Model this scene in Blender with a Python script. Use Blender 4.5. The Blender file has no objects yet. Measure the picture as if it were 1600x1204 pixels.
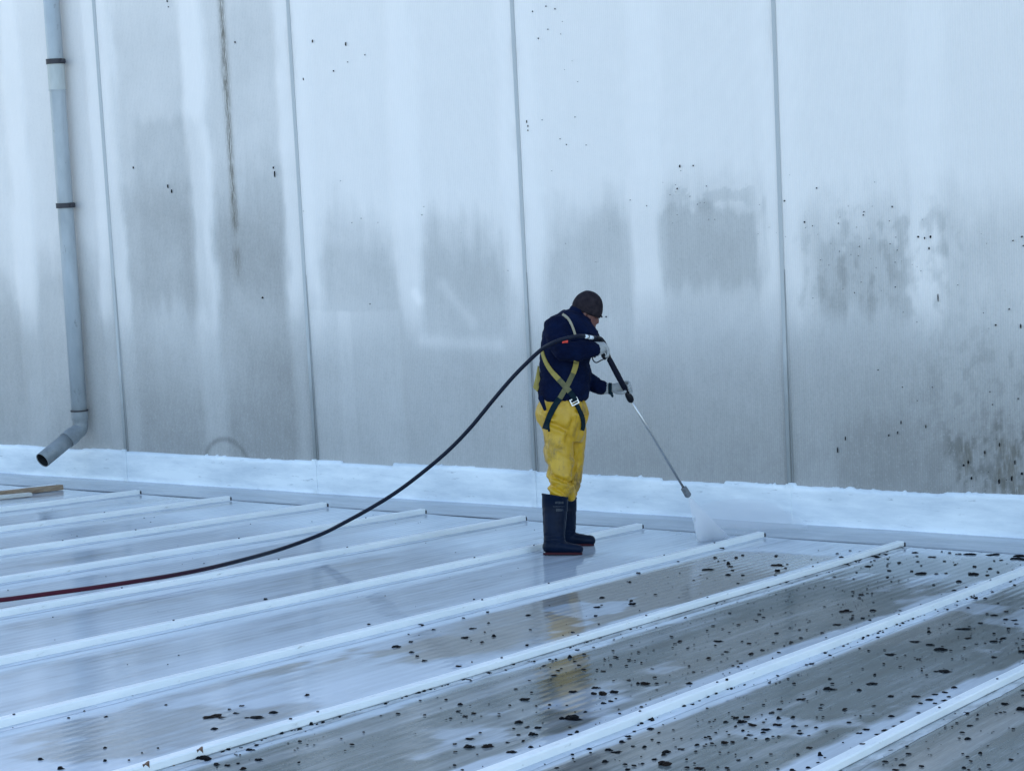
import bpy, bmesh, math, random
import numpy as np
from mathutils import Vector, Matrix, noise as mnoise
from mathutils.bvhtree import BVHTree
random.seed(7)
scene = bpy.context.scene
COL = scene.collection

# ---------------------------------------------------------------- camera
F = 3120.0; CX, CY = 800.0, 602.0          # focal length and centre of the 1600 px wide frame
def nz(v): return v/np.linalg.norm(v)
AX = nz(np.array([4794.0, 119.0, -F]))     # world X (along the wall) in camera axes (right, down, forward)
dn = nz(np.array([1326.0, 27298.0, F])); dn = nz(dn-AX*(dn@AX)); AZ = -dn
AY = np.cross(AZ, AX)
M3 = np.array([AX, AY, AZ])                # world = M3 @ cam
CAM = -(M3@np.array([(882-CX)/F, (862-CY)/F, 1.0]))*13.0
cam_data = bpy.data.cameras.new('camera'); cam = bpy.data.objects.new('camera', cam_data); COL.objects.link(cam)
cam_data.sensor_width = 36.0; cam_data.lens = F/1600*36.0
cam_data.clip_start = 0.05; cam_data.clip_end = 3000
mw = Matrix.Identity(4)
right = M3@np.array([1, 0, 0]); up = M3@np.array([0, -1, 0]); back = M3@np.array([0, 0, -1])
for i in range(3):
    mw[i][0], mw[i][1], mw[i][2], mw[i][3] = right[i], up[i], back[i], CAM[i]
cam.matrix_world = mw
scene.camera = cam
scene.render.resolution_x = 1024; scene.render.resolution_y = 770

# ---------------------------------------------------------------- sky, sun, exposure
SUN_EL, SUN_AZ = math.radians(22), math.radians(-38)   # azimuth of the sun from +Y, clockwise seen from above
world = bpy.data.worlds.new('World'); scene.world = world; world.use_nodes = True
wn = world.node_tree.nodes; wl = world.node_tree.links
sky = wn.new('ShaderNodeTexSky'); sky.sky_type = 'NISHITA'; sky.sun_disc = False
sky.sun_elevation = SUN_EL; sky.sun_rotation = SUN_AZ
sky.air_density = 1.0; sky.dust_density = 1.0; sky.ozone_density = 1.0
wl.new(sky.outputs[0], wn['Background'].inputs[0]); wn['Background'].inputs[1].default_value = 0.15
sd = bpy.data.lights.new('sun', 'SUN'); sun = bpy.data.objects.new('sun', sd); COL.objects.link(sun)
sd.energy = 2.0; sd.angle = math.radians(0.6); sd.color = (1.0, 0.93, 0.84)
sdir = Vector((math.sin(SUN_AZ)*math.cos(SUN_EL), math.cos(SUN_AZ)*math.cos(SUN_EL), math.sin(SUN_EL)))
sun.rotation_euler = sdir.to_track_quat('Z', 'Y').to_euler()
scene.view_settings.view_transform = 'Standard'; scene.view_settings.look = 'None'
scene.view_settings.gamma = 1.0; scene.view_settings.exposure = 1.68
scene.cycles.volume_bounces = 6
scene.view_settings.use_curve_mapping = False

# ---------------------------------------------------------------- geometry of the place
SL = -0.0705                                # the roof falls towards the wall
SK = 0.018                                  # the ribs run a touch off square to the wall
YE, YW = 1.26, 1.805                        # where the ribs end, where the wall stands
nr = nz(np.array([0, -SL, 1.0]))
def ray(x, y): return M3@np.array([(x-CX)/F, (y-CY)/F, 1.0])
def roofhit(x, y, lift=0.0):
    r = ray(x, y); c = CAM-np.array([0, 0, lift]); t = -(c@nr)/(r@nr); return CAM+r*t
def wallhit(x, y, yy=YW):
    r = ray(x, y); return CAM+r*((yy-CAM[1])/r[1])
def zr(y): return SL*y
def P(x, y, d=0.0):                          # a point on the worker: d is its depth past 13 m, in 1/240 m
    return CAM+ray(x, y)*(13.0+d/240.0)
RIBS = [-4.98+0.985*i for i in range(-9, 0)] + [-4.98, -3.985, -2.985, -2.04, -1.136, -0.155, 0.797, 1.806, 2.90, 3.90, 4.90, 5.90, 6.90, 7.90, 8.90]
def skx(x, y): return np.interp(x, [-5, -2.5, -1, 0.8, 3], [0.045, 0.055, 0.036, 0.015, 0.008])*(y-YE)
JOINTS = [0.758+2.1285*k for k in range(-6, 4)]

# ---------------------------------------------------------------- numpy noise
RT = np.random.RandomState(11).rand(256, 256)
def vn(x, y, s=0):
    xi = np.floor(x).astype(int); yi = np.floor(y).astype(int); fx = x-xi; fy = y-yi
    fx = fx*fx*(3-2*fx); fy = fy*fy*(3-2*fy)
    g = lambda a, b: RT[(a+s*37) & 255, (b+s*91) & 255]
    return (g(xi, yi)*(1-fx)+g(xi+1, yi)*fx)*(1-fy)+(g(xi, yi+1)*(1-fx)+g(xi+1, yi+1)*fx)*fy
def fbm(x, y, s=0, o=4):
    a, t, w = 0.5, 0.0, 0.0
    for i in range(o):
        t = t+a*vn(x*2**i, y*2**i, s+i*5); w += a; a *= 0.55
    return t/w
def ss(a, b, x):
    t = np.clip((x-a)/(b-a), 0, 1); return t*t*(3-2*t)

# ---------------------------------------------------------------- object helpers
def org(o):
    v = Vector((0, 0, 0))
    while o is not None: v += o.location; o = o.parent
    return v
def mk(name, verts, faces, mat, parent=None, smooth=False, origin=None):
    me = bpy.data.meshes.new(name)
    po = org(parent) if parent else Vector((0, 0, 0))
    oo = Vector(origin) if origin is not None else po.copy()
    if isinstance(verts, np.ndarray): verts = verts.tolist()
    me.from_pydata([(v[0]-oo.x, v[1]-oo.y, v[2]-oo.z) for v in verts], [], faces); me.update()
    if smooth: me.polygons.foreach_set('use_smooth', [True]*len(me.polygons))
    me.materials.append(mat)
    o = bpy.data.objects.new(name, me); COL.objects.link(o)
    o.location = oo-po; o.parent = parent
    return o
def empty(name, loc, label=None, cat=None, group=None, parent=None, kind=None):
    o = bpy.data.objects.new(name, None); COL.objects.link(o); o.empty_display_size = 0.1
    o.location = loc; o.parent = parent; tag(o, label, cat, group, kind); return o
def tag(o, label=None, cat=None, group=None, kind=None):
    if label: o['label'] = label
    if cat: o['category'] = cat
    if group: o['group'] = group
    if kind: o['kind'] = kind
    return o
def attr(o, name, vals):
    a = o.data.attributes.new(name, 'FLOAT', 'POINT'); a.data.foreach_set('value', np.asarray(vals, dtype=np.float32).ravel())
def grid(nx, ny):
    i = np.arange(nx-1)[None, :]+nx*np.arange(ny-1)[:, None]
    return np.stack([i, i+1, i+1+nx, i+nx], -1).reshape(-1, 4).tolist()
def boxv(x0, x1, y0, y1, z0, z1):
    v = [(x, y, z) for x in (x0, x1) for y in (y0, y1) for z in (z0, z1)]
    return v, [(0, 1, 3, 2), (4, 6, 7, 5), (0, 4, 5, 1), (2, 3, 7, 6), (0, 2, 6, 4), (1, 5, 7, 3)]
def tubem(pts, rad, seg=12, caps=True, rounded=False):
    """tube along world points; rad a number or list"""
    pts = [Vector(p) for p in pts]; n = len(pts)
    if not hasattr(rad, '__len__'): rad = [rad]*n
    vs, fs = [], []
    t0 = (pts[1]-pts[0]).normalized(); a = t0.orthogonal().normalized()
    for i, p in enumerate(pts):
        t = (pts[min(i+1, n-1)]-pts[max(i-1, 0)]).normalized()
        a = (a-t*a.dot(t)).normalized(); b = t.cross(a)
        for k in range(seg):
            th = 2*math.pi*k/seg; vs.append(p+(a*math.cos(th)+b*math.sin(th))*rad[i])
    for i in range(n-1):
        for k in range(seg):
            k2 = (k+1) % seg; fs.append((i*seg+k, i*seg+k2, (i+1)*seg+k2, (i+1)*seg+k))
    if caps:
        fs.append(tuple(range(seg-1, -1, -1))); fs.append(tuple((n-1)*seg+k for k in range(seg)))
    return vs, fs
def catmull(pts, n=8):
    pts = [np.array(p, float) for p in pts]; out = []
    q = [2*pts[0]-pts[1]]+pts+[2*pts[-1]-pts[-2]]
    for i in range(1, len(q)-2):
        for k in range(n):
            t = k/n; a, b, c, d = q[i-1], q[i], q[i+1], q[i+2]
            out.append(0.5*((2*b)+(c-a)*t+(2*a-5*b+4*c-d)*t*t+(3*b-3*c+d-a)*t**3))
    out.append(pts[-1]); return out

# ---------------------------------------------------------------- materials
def mat(name, col=(0.5, 0.5, 0.5), rough=0.6, metal=0.0, spec=0.5):
    m = bpy.data.materials.new(name); m.use_nodes = True
    b = m.node_tree.nodes['Principled BSDF']
    b.inputs['Base Color'].default_value = (*col, 1); b.inputs['Roughness'].default_value = rough
    b.inputs['Metallic'].default_value = metal; b.inputs['Specular IOR Level'].default_value = spec
    return m
class N:
    def __init__(s, m): s.m = m; s.t = m.node_tree; s.b = s.t.nodes['Principled BSDF']
    def new(s, typ, **kw):
        n = s.t.nodes.new(typ)
        for k, v in kw.items(): setattr(n, k, v)
        return n
    def link(s, a, b): s.t.links.new(a, b)
    def coord(s, scale=(1, 1, 1), out='Object'):
        c = s.new('ShaderNodeTexCoord'); mp = s.new('ShaderNodeMapping'); mp.inputs['Scale'].default_value = scale
        s.link(c.outputs[out], mp.inputs[0]); return mp.outputs[0]
    def pos(s, scale=(1, 1, 1), rot=(0, 0, 0)):
        c = s.new('ShaderNodeNewGeometry'); mp = s.new('ShaderNodeMapping'); mp.inputs['Scale'].default_value = scale
        mp.inputs['Rotation'].default_value = rot
        s.link(c.outputs['Position'], mp.inputs[0]); return mp.outputs[0]
    def noise(s, vec, scale=5, detail=4, rough=0.55, dist=0.0):
        n = s.new('ShaderNodeTexNoise'); n.inputs['Scale'].default_value = scale; n.inputs['Detail'].default_value = detail
        n.inputs['Roughness'].default_value = rough; n.inputs['Distortion'].default_value = dist
        if vec: s.link(vec, n.inputs['Vector'])
        return n.outputs[0]
    def ramp(s, fac, stops):
        r = s.new('ShaderNodeValToRGB'); e = r.color_ramp.elements
        while len(e) < len(stops): e.new(0.5)
        for i, (p, c) in enumerate(stops):
            e[i].position = p; e[i].color = (*c, 1) if hasattr(c, '__len__') else (c, c, c, 1)
        s.link(fac, r.inputs[0]); return r.outputs[0]
    def math(s, op, a, b=None, c=None, clamp=False):
        n = s.new('ShaderNodeMath', operation=op); n.use_clamp = clamp
        for i, v in enumerate((a, b, c)):
            if v is None: continue
            if isinstance(v, (int, float)): n.inputs[i].default_value = v
            else: s.link(v, n.inputs[i])
        return n.outputs[0]
    def mix(s, fac, a, b, typ='MIX'):
        n = s.new('ShaderNodeMix', data_type='RGBA', blend_type=typ)
        for k, v in ((0, fac), (6, a), (7, b)):
            if isinstance(v, (int, float)): n.inputs[k].default_value = v
            elif isinstance(v, tuple): n.inputs[k].default_value = (*v, 1)
            else: s.link(v, n.inputs[k])
        return n.outputs[2]
    def attr(s, name):
        a = s.new('ShaderNodeAttribute'); a.attribute_name = name; return a.outputs['Fac']
    def bump(s, h, strength=1.0, dist=0.01, prev=None):
        b = s.new('ShaderNodeBump'); b.inputs['Strength'].default_value = strength; b.inputs['Distance'].default_value = dist
        s.link(h, b.inputs['Height'])
        if prev is not None: s.link(prev, b.inputs['Normal'])
        return b.outputs[0]
    def wave(s, vec, scale, axis='X', dist=0.0, dscale=1.0, detail=2):
        w = s.new('ShaderNodeTexWave', wave_type='BANDS', bands_direction=axis, wave_profile='SIN')
        w.inputs['Scale'].default_value = scale; w.inputs['Distortion'].default_value = dist
        w.inputs['Detail Scale'].default_value = dscale; w.inputs['Detail'].default_value = detail
        s.link(vec, w.inputs[0]); return w.outputs['Fac']

def wall_material():
    m = mat('wall_sheet', rough=0.5); n = N(m)
    d = n.attr('dirt_shade'); s_ = n.attr('stain'); pal = n.attr('tone')
    fine = n.noise(n.pos((9, 1, 0.9)), 4.0, 5, 0.6)               # vertical drag of grime
    blot = n.noise(n.pos((1, 1, 1)), 7.0, 5, 0.65)
    dd = n.math('ADD', d, n.math('MULTIPLY', n.math('SUBTRACT', fine, 0.5), n.math('MULTIPLY_ADD', d, 0.16, 0.04)))
    dd = n.math('ADD', dd, n.math('MULTIPLY', n.math('SUBTRACT', blot, 0.5), n.math('MULTIPLY_ADD', d, 0.14, 0.05)), clamp=True)
    col = n.ramp(dd, [(0.0, (0.88, 0.825, 0.79)), (0.35, (0.54, 0.525, 0.51)), (0.7, (0.31, 0.30, 0.29)), (1.0, (0.17, 0.165, 0.155))])
    # micro corrugation is coloured a little darker in each groove
    w = n.wave(n.pos(), 19.0, 'X', 0.15, 1.0, 1)
    gm = n.math('MULTIPLY', n.math('SUBTRACT', 1.0, w), n.math('MULTIPLY_ADD', d, 0.26, 0.03))
    col = n.mix(gm, col, (0.18, 0.18, 0.17))
    mt = n.noise(n.pos((1, 1, 0.7)), 75.0, 4, 0.7)
    col = n.mix(n.math('MULTIPLY', n.ramp(mt, [(0.50, 0.0), (0.68, 1.0)]), n.math('MULTIPLY_ADD', d, 0.42, 0.01), clamp=True), col, (0.20, 0.20, 0.19))
    col = n.mix(n.math('MULTIPLY', n.ramp(mt, [(0.30, 1.0), (0.44, 0.0)]), n.math('MULTIPLY', d, 0.30), clamp=True), col, (0.70, 0.67, 0.64))
    sn = n.noise(n.pos((22, 1, 1.6)), 6.0, 6, 0.7)
    sm = n.math('MULTIPLY', s_, n.ramp(sn, [(0.36, 0.0), (0.56, 1.0)]))
    col = n.mix(sm, col, (0.10, 0.088, 0.065))
    col = n.mix(n.math('MULTIPLY', pal, 0.22), col, (0.40, 0.36, 0.32))
    n.link(col, n.b.inputs['Base Color'])
    n.link(n.math('MULTIPLY_ADD', d, 0.25, 0.36), n.b.inputs['Roughness'])
    bp = n.bump(w, 0.6, 0.0016)
    bp = n.bump(n.noise(n.pos((2, 1, 0.6)), 1.6, 3), 0.35, 0.02, bp)
    n.link(bp, n.b.inputs['Normal'])
    return m
def roof_material():
    m = mat('wet_roof_sheet', rough=0.12); n = N(m)
    n.b.inputs['IOR'].default_value = 1.36
    d = n.attr('dirt_shade'); tn = n.attr('tone')
    rot = (0, 0, SK)
    v = n.pos((1, 1, 1), rot)
    st = n.noise(n.pos((5.0, 0.35, 1), rot), 3.2, 6, 0.62, 0.3)
    st2 = n.noise(n.pos((16.0, 0.9, 1), rot), 3.0, 5, 0.65, 0.2)
    bl = n.noise(n.pos((2.2, 0.9, 1), rot), 3.0, 6, 0.65, 0.6)
    gr = n.noise(n.pos((1, 0.55, 1), rot), 38.0, 4, 0.7)
    dd = n.math('ADD', d, n.math('MULTIPLY', n.math('SUBTRACT', st, 0.5), n.math('MULTIPLY_ADD', d, 0.55, 0.14)))
    dd = n.math('ADD', dd, n.math('MULTIPLY', n.math('SUBTRACT', st2, 0.5), n.math('MULTIPLY_ADD', d, 0.40, 0.12)))
    dd = n.math('ADD', dd, n.math('MULTIPLY', n.math('SUBTRACT', bl, 0.5), n.math('MULTIPLY_ADD', d, 0.5, 0.1)), clamp=True)
    col = n.ramp(dd, [(0.0, (0.60, 0.65, 0.70)), (0.18, (0.42, 0.46, 0.50)), (0.42, (0.25, 0.265, 0.265)), (0.75, (0.100, 0.116, 0.110)), (1.0, (0.05, 0.050, 0.040))])
    col = n.mix(n.math('MULTIPLY', tn, n.ramp(dd, [(0.12, 0.0), (0.4, 0.75)])), col, (0.34, 0.31, 0.27))
    sp = n.ramp(gr, [(0.66, 0.0), (0.74, 1.0)])
    col = n.mix(n.math('MULTIPLY', sp, n.math('MULTIPLY', d, 0.6)), col, (0.035, 0.033, 0.03))
    w0 = n.wave(v, 5.2, 'X', 0.8, 0.5, 2)
    col = n.mix(n.math('MULTIPLY', w0, n.math('MULTIPLY_ADD', d, 0.30, 0.0)), col, (0.075, 0.08, 0.07))
    fs = n.noise(n.pos((46, 2.2, 1), rot), 3.0, 4, 0.7)
    col = n.mix(n.math('MULTIPLY', n.ramp(fs, [(0.30, 1.0), (0.56, 0.0)]), n.math('MULTIPLY_ADD', d, 0.42, 0.03)), col, (0.06, 0.065, 0.06))
    col = n.mix(n.math('MULTIPLY', n.ramp(fs, [(0.58, 0.0), (0.72, 1.0)]), n.math('MULTIPLY_ADD', d, 0.26, 0.05)), col, (0.55, 0.60, 0.64))
    n.link(col, n.b.inputs['Base Color'])
    rr = n.ramp(st, [(0.35, 0.012), (0.75, 0.06)])
    n.link(n.math('ADD', rr, n.math('MULTIPLY', d, 0.10)), n.b.inputs['Roughness'])
    w = n.wave(v, 5.2, 'X', 0.8, 0.5, 2)
    bp = n.bump(w, 0.5, 0.0007)
    bp = n.bump(n.noise(n.pos((5, 0.9, 1), rot), 2.2, 2, 0.5, 0.2), 0.5, 0.0022, bp)
    bp = n.bump(n.noise(n.pos((1.5, 9, 1), rot), 3.0, 2), 0.35, 0.0005, bp)
    n.link(bp, n.b.inputs['Normal'])
    return m
def paint_material(name, c0, c1, rough=0.4, scale=(1, 1, 1), s=4, c2=None, bumpd=0.002, thr=(0.35, 0.65)):
    m = mat(name, rough=rough); n = N(m)
    a = n.noise(n.pos(scale), s, 6, 0.62)
    col = n.ramp(a, [(thr[0], c0), (thr[1], c1)])
    if c2 is not None:
        k = n.noise(n.pos(scale), s*5.3, 5, 0.7)
        col = n.mix(n.ramp(k, [(0.62, 0.0), (0.72, 0.8)]), col, c2)
    n.link(col, n.b.inputs['Base Color'])
    n.link(n.bump(n.noise(n.pos(scale), s*6, 4), 0.5, bumpd), n.b.inputs['Normal'])
    return m
M_wall = wall_material()
M_roof = roof_material()
M_slab = mat('roof_underlay', (0.10, 0.10, 0.10), 0.8)
M_backing = mat('wall_backing', (0.12, 0.12, 0.12), 0.8)
M_cap = paint_material('batten_paint', (0.78, 0.80, 0.79), (0.88, 0.88, 0.86), 0.3, (3, 0.6, 3), 3, (0.45, 0.44, 0.40), 0.001)
M_flange = paint_material('sealing_strip', (0.46, 0.51, 0.56), (0.66, 0.71, 0.76), 0.22, (4, 0.8, 1), 3, (0.36, 0.36, 0.34), 0.001)
M_membrane = paint_material('base_membrane', (0.56, 0.61, 0.66), (0.84, 0.87, 0.89), 0.38, (0.7, 1, 3.0), 2.4, (0.40, 0.43, 0.46), 0.0004, (0.28, 0.62))
M_flange2 = paint_material('grimy_strip', (0.26, 0.275, 0.28), (0.52, 0.55, 0.57), 0.22, (5, 1.2, 1), 3, (0.10, 0.10, 0.095), 0.001, (0.4, 0.6))
M_apron = paint_material('valley_flashing', (0.33, 0.355, 0.38), (0.43, 0.46, 0.49), 0.14, (0.8, 3, 1), 2.5, (0.34, 0.34, 0.32), 0.0015)
M_joint = mat('joint_cover', rough=0.5); _n = N(M_joint)
_s = _n.new('ShaderNodeSeparateXYZ'); _n.link(_n.pos(), _s.inputs[0])
_z = _n.math('MULTIPLY_ADD', _n.noise(_n.pos((2, 2, 0.8)), 2.0, 4, 0.6), 0.9, _n.math('MULTIPLY', _s.outputs['Z'], 0.42))
_n.link(_n.ramp(_z, [(0.40, (0.22, 0.225, 0.22)), (0.75, (0.30, 0.31, 0.31)), (1.0, (0.46, 0.47, 0.47))]), _n.b.inputs['Base Color'])
M_gap = mat('joint_gap', (0.05, 0.05, 0.05), 0.9)
M_pipe = paint_material('grey_pipe', (0.30, 0.33, 0.35), (0.42, 0.45, 0.47), 0.35, (1.5, 1.5, 0.5), 3, (0.20, 0.21, 0.21), 0.0006)
M_spout = paint_material('spout_grey', (0.17, 0.185, 0.195), (0.25, 0.27, 0.28), 0.4, (2, 2, 2), 4, (0.10, 0.10, 0.10), 0.0006)
M_coupling = paint_material('coupling', (0.40, 0.42, 0.41), (0.50, 0.52, 0.50), 0.4, (4, 4, 1), 3)
M_band = mat('dark_rubber', (0.03, 0.028, 0.035), 0.6)
M_inside = mat('pipe_inside_shade', (0.01, 0.012, 0.015), 0.8)  # near-black colour stands in for the shade inside the pipe
M_moss = mat('wet_moss', (0.012, 0.012, 0.010), 0.7, 0, 0.12); _n = N(M_moss)
_n.link(_n.ramp(_n.noise(_n.pos(), 60, 4), [(0.35, (0.002, 0.0025, 0.004)), (0.75, (0.012, 0.011, 0.011))]), _n.b.inputs['Base Color'])
_n.link(_n.bump(_n.noise(_n.pos(), 180, 3), 1.0, 0.006), _n.b.inputs['Normal'])
M_moss2 = mat('wet_brown_moss', (0.012, 0.012, 0.010), 0.7, 0, 0.12); _n = N(M_moss2)
_n.link(_n.ramp(_n.noise(_n.pos(), 50, 4), [(0.35, (0.006, 0.004, 0.004)), (0.75, (0.030, 0.019, 0.014))]), _n.b.inputs['Base Color'])
_n.link(_n.bump(_n.noise(_n.pos(), 180, 3), 1.0, 0.006), _n.b.inputs['Normal'])
M_leaf = mat('brown_leaf', (0.13, 0.055, 0.02), 0.6)

# ---------------------------------------------------------------- ground far below the roof
gv, gf = boxv(-900, 900, -900, 900, -9.3, -9.0)
M_ground = paint_material('ground_gravel', (0.10, 0.10, 0.09), (0.17, 0.165, 0.15), 0.9, (0.05, 0.05, 0.05), 4)
tag(mk('ground', gv, gf, M_ground), kind='structure')

# ---------------------------------------------------------------- roof
sv = []; 
for x in (-14.2, 10.2):
    for y in (-18.0, YW-0.02):
        for dz in (-0.5, -0.035): sv.append((x, y, zr(y)+dz))
sv = [Vector(v) for v in sv]
roof = mk('roof', sv, boxv(0, 1, 0, 1, 0, 1)[1], M_slab); tag(roof, kind='structure')

def roof_dirt(xr, y):
    """grime on the sheets: xr is the position across the ribs; rinsed clean on the left, still mossy on the right"""
    st = fbm(xr*6.0, y*0.55, 3); bl = fbm(xr*2.2, y*1.0, 9); sm = fbm(xr*9, y*3.0, 21)
    d = 0.05+0.10*ss(0.45, 0.8, st)+0.09*ss(0.5, 0.8, bl)
    # sheet being rinsed at the moment
    m1 = ss(0.88, 0.96, xr+0.05*(bl-0.5))*(1-ss(1.60, 1.72, xr+0.12*(sm-0.5)))
    amt = ss(-4.2, -1.6, y+2.2*(bl-0.5))*0.58 + 0.24*ss(0.46, 0.60, bl)
    amt = amt*(1-ss(0.35, 0.8, y+0.8*(bl-0.5)))
    amt = amt*(1-0.75*ss(0.63, 0.67, fbm(xr*2.6, y*1.1, 31)))
    d = np.maximum(d, m1*amt)
    # sheets not yet washed
    m2 = ss(1.76, 1.86, xr)
    big = 0.70+0.35*(st-0.5)+0.25*(bl-0.5)
    big = big*(1-0.6*ss(0.68, 0.74, fbm(xr*2.4+5, y*1.3, 43)))
    big = big*(1-0.8*ss(0.55, 1.15, y+1.2*(bl-0.5)-0.12*(xr-2.2)))
    big = big*(1-0.35*ss(0.57, 0.66, fbm(xr*11, y*0.5, 57)))
    d = np.where(m2 > 0, np.maximum(d, m2*big), d)
    return np.clip(d, 0, 1)
def build_pan(i):
    x0, x1 = RIBS[i], RIBS[i+1]
    vis = -7.2 < x0 < 5.9
    ny = 300 if vis else 60; nx = 38 if vis else 6
    y = np.linspace(-18.0, YE+0.03, ny) if not vis else np.concatenate([np.linspace(-18.0, -8.1, 12), np.linspace(-8.0, YE+0.03, ny-12)])
    xr = np.linspace(x0+0.004, x1-0.004, nx)
    X, Y = np.meshgrid(xr, y)
    # shallow stiffening swages pressed along the sheet, and the light oil-canning of thin metal
    u = (X-x0)/(x1-x0)
    Z = SL*Y - 0.004*np.sin(u*math.pi)*vn(X*0.7, Y*0.35, 8)
    V = np.stack([X+skx(X, Y), Y, Z], -1).reshape(-1, 3)
    o = mk('roof_sheet', V, grid(nx, ny), M_roof, roof, True, (x0, 0, 0))
    d = roof_dirt(X, Y)
    # rinsed band along the foot of each rib
    wl_ = 0.10+0.10*(fbm(np.full_like(Y, x0*3), Y*1.3, 5)-0.3)
    wr_ = 0.13+0.20*(fbm(np.full_like(Y, x1*3), Y*1.1, 15)-0.3)
    ed = np.maximum(1-ss(wl_*0.85, wl_, X-x0), 1-ss(wr_*0.9, wr_, x1-X))
    k = 0.9 if x0 < 1.5 else 0.85
    if abs(x0-3.90) < 0.1: ed = np.maximum((1-ss(wl_*0.3, wl_*0.4, X-x0)), 1-ss(wr_*0.9, wr_, x1-X))
    d = d*(1-k*ed)
    attr(o, 'dirt_shade', d)
    tone = np.where((x0 < 1.0), 1.0, 0.0)*np.ones_like(Y)
    tone = np.maximum(tone, 0.5*ss(0.6, 0.72, fbm(X*2, Y*0.6, 77)))
    if abs(x0-3.90) < 0.1: tone = np.maximum(tone*0.6, np.exp(-((X-x0-0.22)/0.10)**2)*0.8)
    attr(o, 'tone', tone)
for i in range(len(RIBS)-1): build_pan(i)

def build_rib(i):
    x0 = RIBS[i]; vis = -7.2 < x0 < 6
    n = 140 if vis else 8
    ys = np.linspace(-18.0 if not vis else -9.0, YE, n)
    if vis: ys = np.concatenate([[-18.0], ys]); n += 1
    # ragged sealing strip under the cap
    nar = 0.6 if x0 < 2.5 else 1.0
    wl = 0.034+nar*0.040*fbm(ys*2.2, ys*0+x0*7, 2, 5); wr = 0.040+nar*0.060*fbm(ys*2.0, ys*0+x0*5, 6, 5)
    V = []; Fc = []
    for k, y in enumerate(ys):
        cx = x0+skx(x0, y); z = zr(y)
        V += [(cx-wl[k], y, z+0.0005), (cx-wl[k]+0.006, y, z+0.0045), (cx, y, z+0.006), (cx+wr[k]-0.006, y, z+0.0045), (cx+wr[k], y, z+0.0005)]
    for k in range(n-1):
        for j in range(4): a = k*5+j; Fc.append((a, a+1, a+6, a+5))
    fl = mk('sealing_strip', V, Fc, M_flange2 if abs(x0-1.806) < 0.1 or x0 > 3.5 else M_flange, roof, True, (x0, 0, 0))
    # the cap itself, a folded batten with rounded shoulders, in two or three lengths
    w, h = 0.025, 0.040
    sway = 0.003*np.sin(ys*1.7+x0)+0.004*(vn(ys*0.9, ys*0+x0, 4)-0.5)
    g_ = 0.008 if abs(x0-1.806) < 0.1 or abs(x0-3.90) < 0.1 else 0.003
    prof = [(-w*0.92, g_), (-w, g_+0.004), (-w, h-0.006), (-w+0.005, h), (w-0.005, h), (w, h-0.006), (w, g_+0.004), (w*0.92, g_)]
    V = []; Fc = []; m = len(prof)
    for k, y in enumerate(ys):
        cx = x0+skx(x0, y)+sway[k]; z = zr(y)+0.002*(vn(np.array([y*1.4]), np.array([x0]), 3)[0]-0.5)
        for (a, b) in prof: V.append((cx+a, y, z+b))
    for k in range(n-1):
        for j in range(m): a = k*m+j; b = k*m+(j+1) % m; Fc.append((a, b, b+m, a+m))
    Fc.append(tuple(range(m-1, -1, -1))); Fc.append(tuple((n-1)*m+j for j in range(m)))
    cap = mk('rib_cap', V, Fc, M_cap, roof, False, (x0, 0, 0))
    # dark clip at the valley end
    y = YE+0.004; cx = x0; z = zr(y)
    v, f = boxv(cx+w-0.006, cx+w+0.006, y-0.004, y+0.008, z+0.004, z+0.030)
    mk('end_clip', v, f, M_band, cap, False)
    rr = random.Random(i)
    for y in ys[5:-3:9] if vis else []:
        if rr.random() < 0.35:
            v, f = boxv(-0.004, 0.004, -0.004, 0.004, 0, 0.006)
            cc = (x0+skx(x0, y), y, zr(y)+h-0.001)
            mk('screw', [(a+cc[0], b+cc[1], c+cc[2]) for a, b, c in v], f, M_band, cap, False)
for i in range(1, len(RIBS)-1): build_rib(i)

# valley flashing between the rib ends and the wall
xs = np.linspace(-13.5, 9.5, 500); vs = []
prof = [(YE+0.030, 0.0005), (YE+0.042, 0.0045), (YE+0.07, 0.008), (YE+0.16, 0.015), (YE+0.26, 0.028), (YW-0.004, 0.036)]
for (y, dz) in prof:
    wv = 0.004*(vn(xs*1.7, xs*0, 6)-0.5)
    for k, x in enumerate(xs): vs.append((x, y+wv[k]*2 if y < YW-0.05 else y, zr(y)+dz+(wv[k] if dz > 0.01 else 0)))
mk('valley_flashing', vs, grid(len(xs), len(prof)), M_apron, roof, True)

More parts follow.
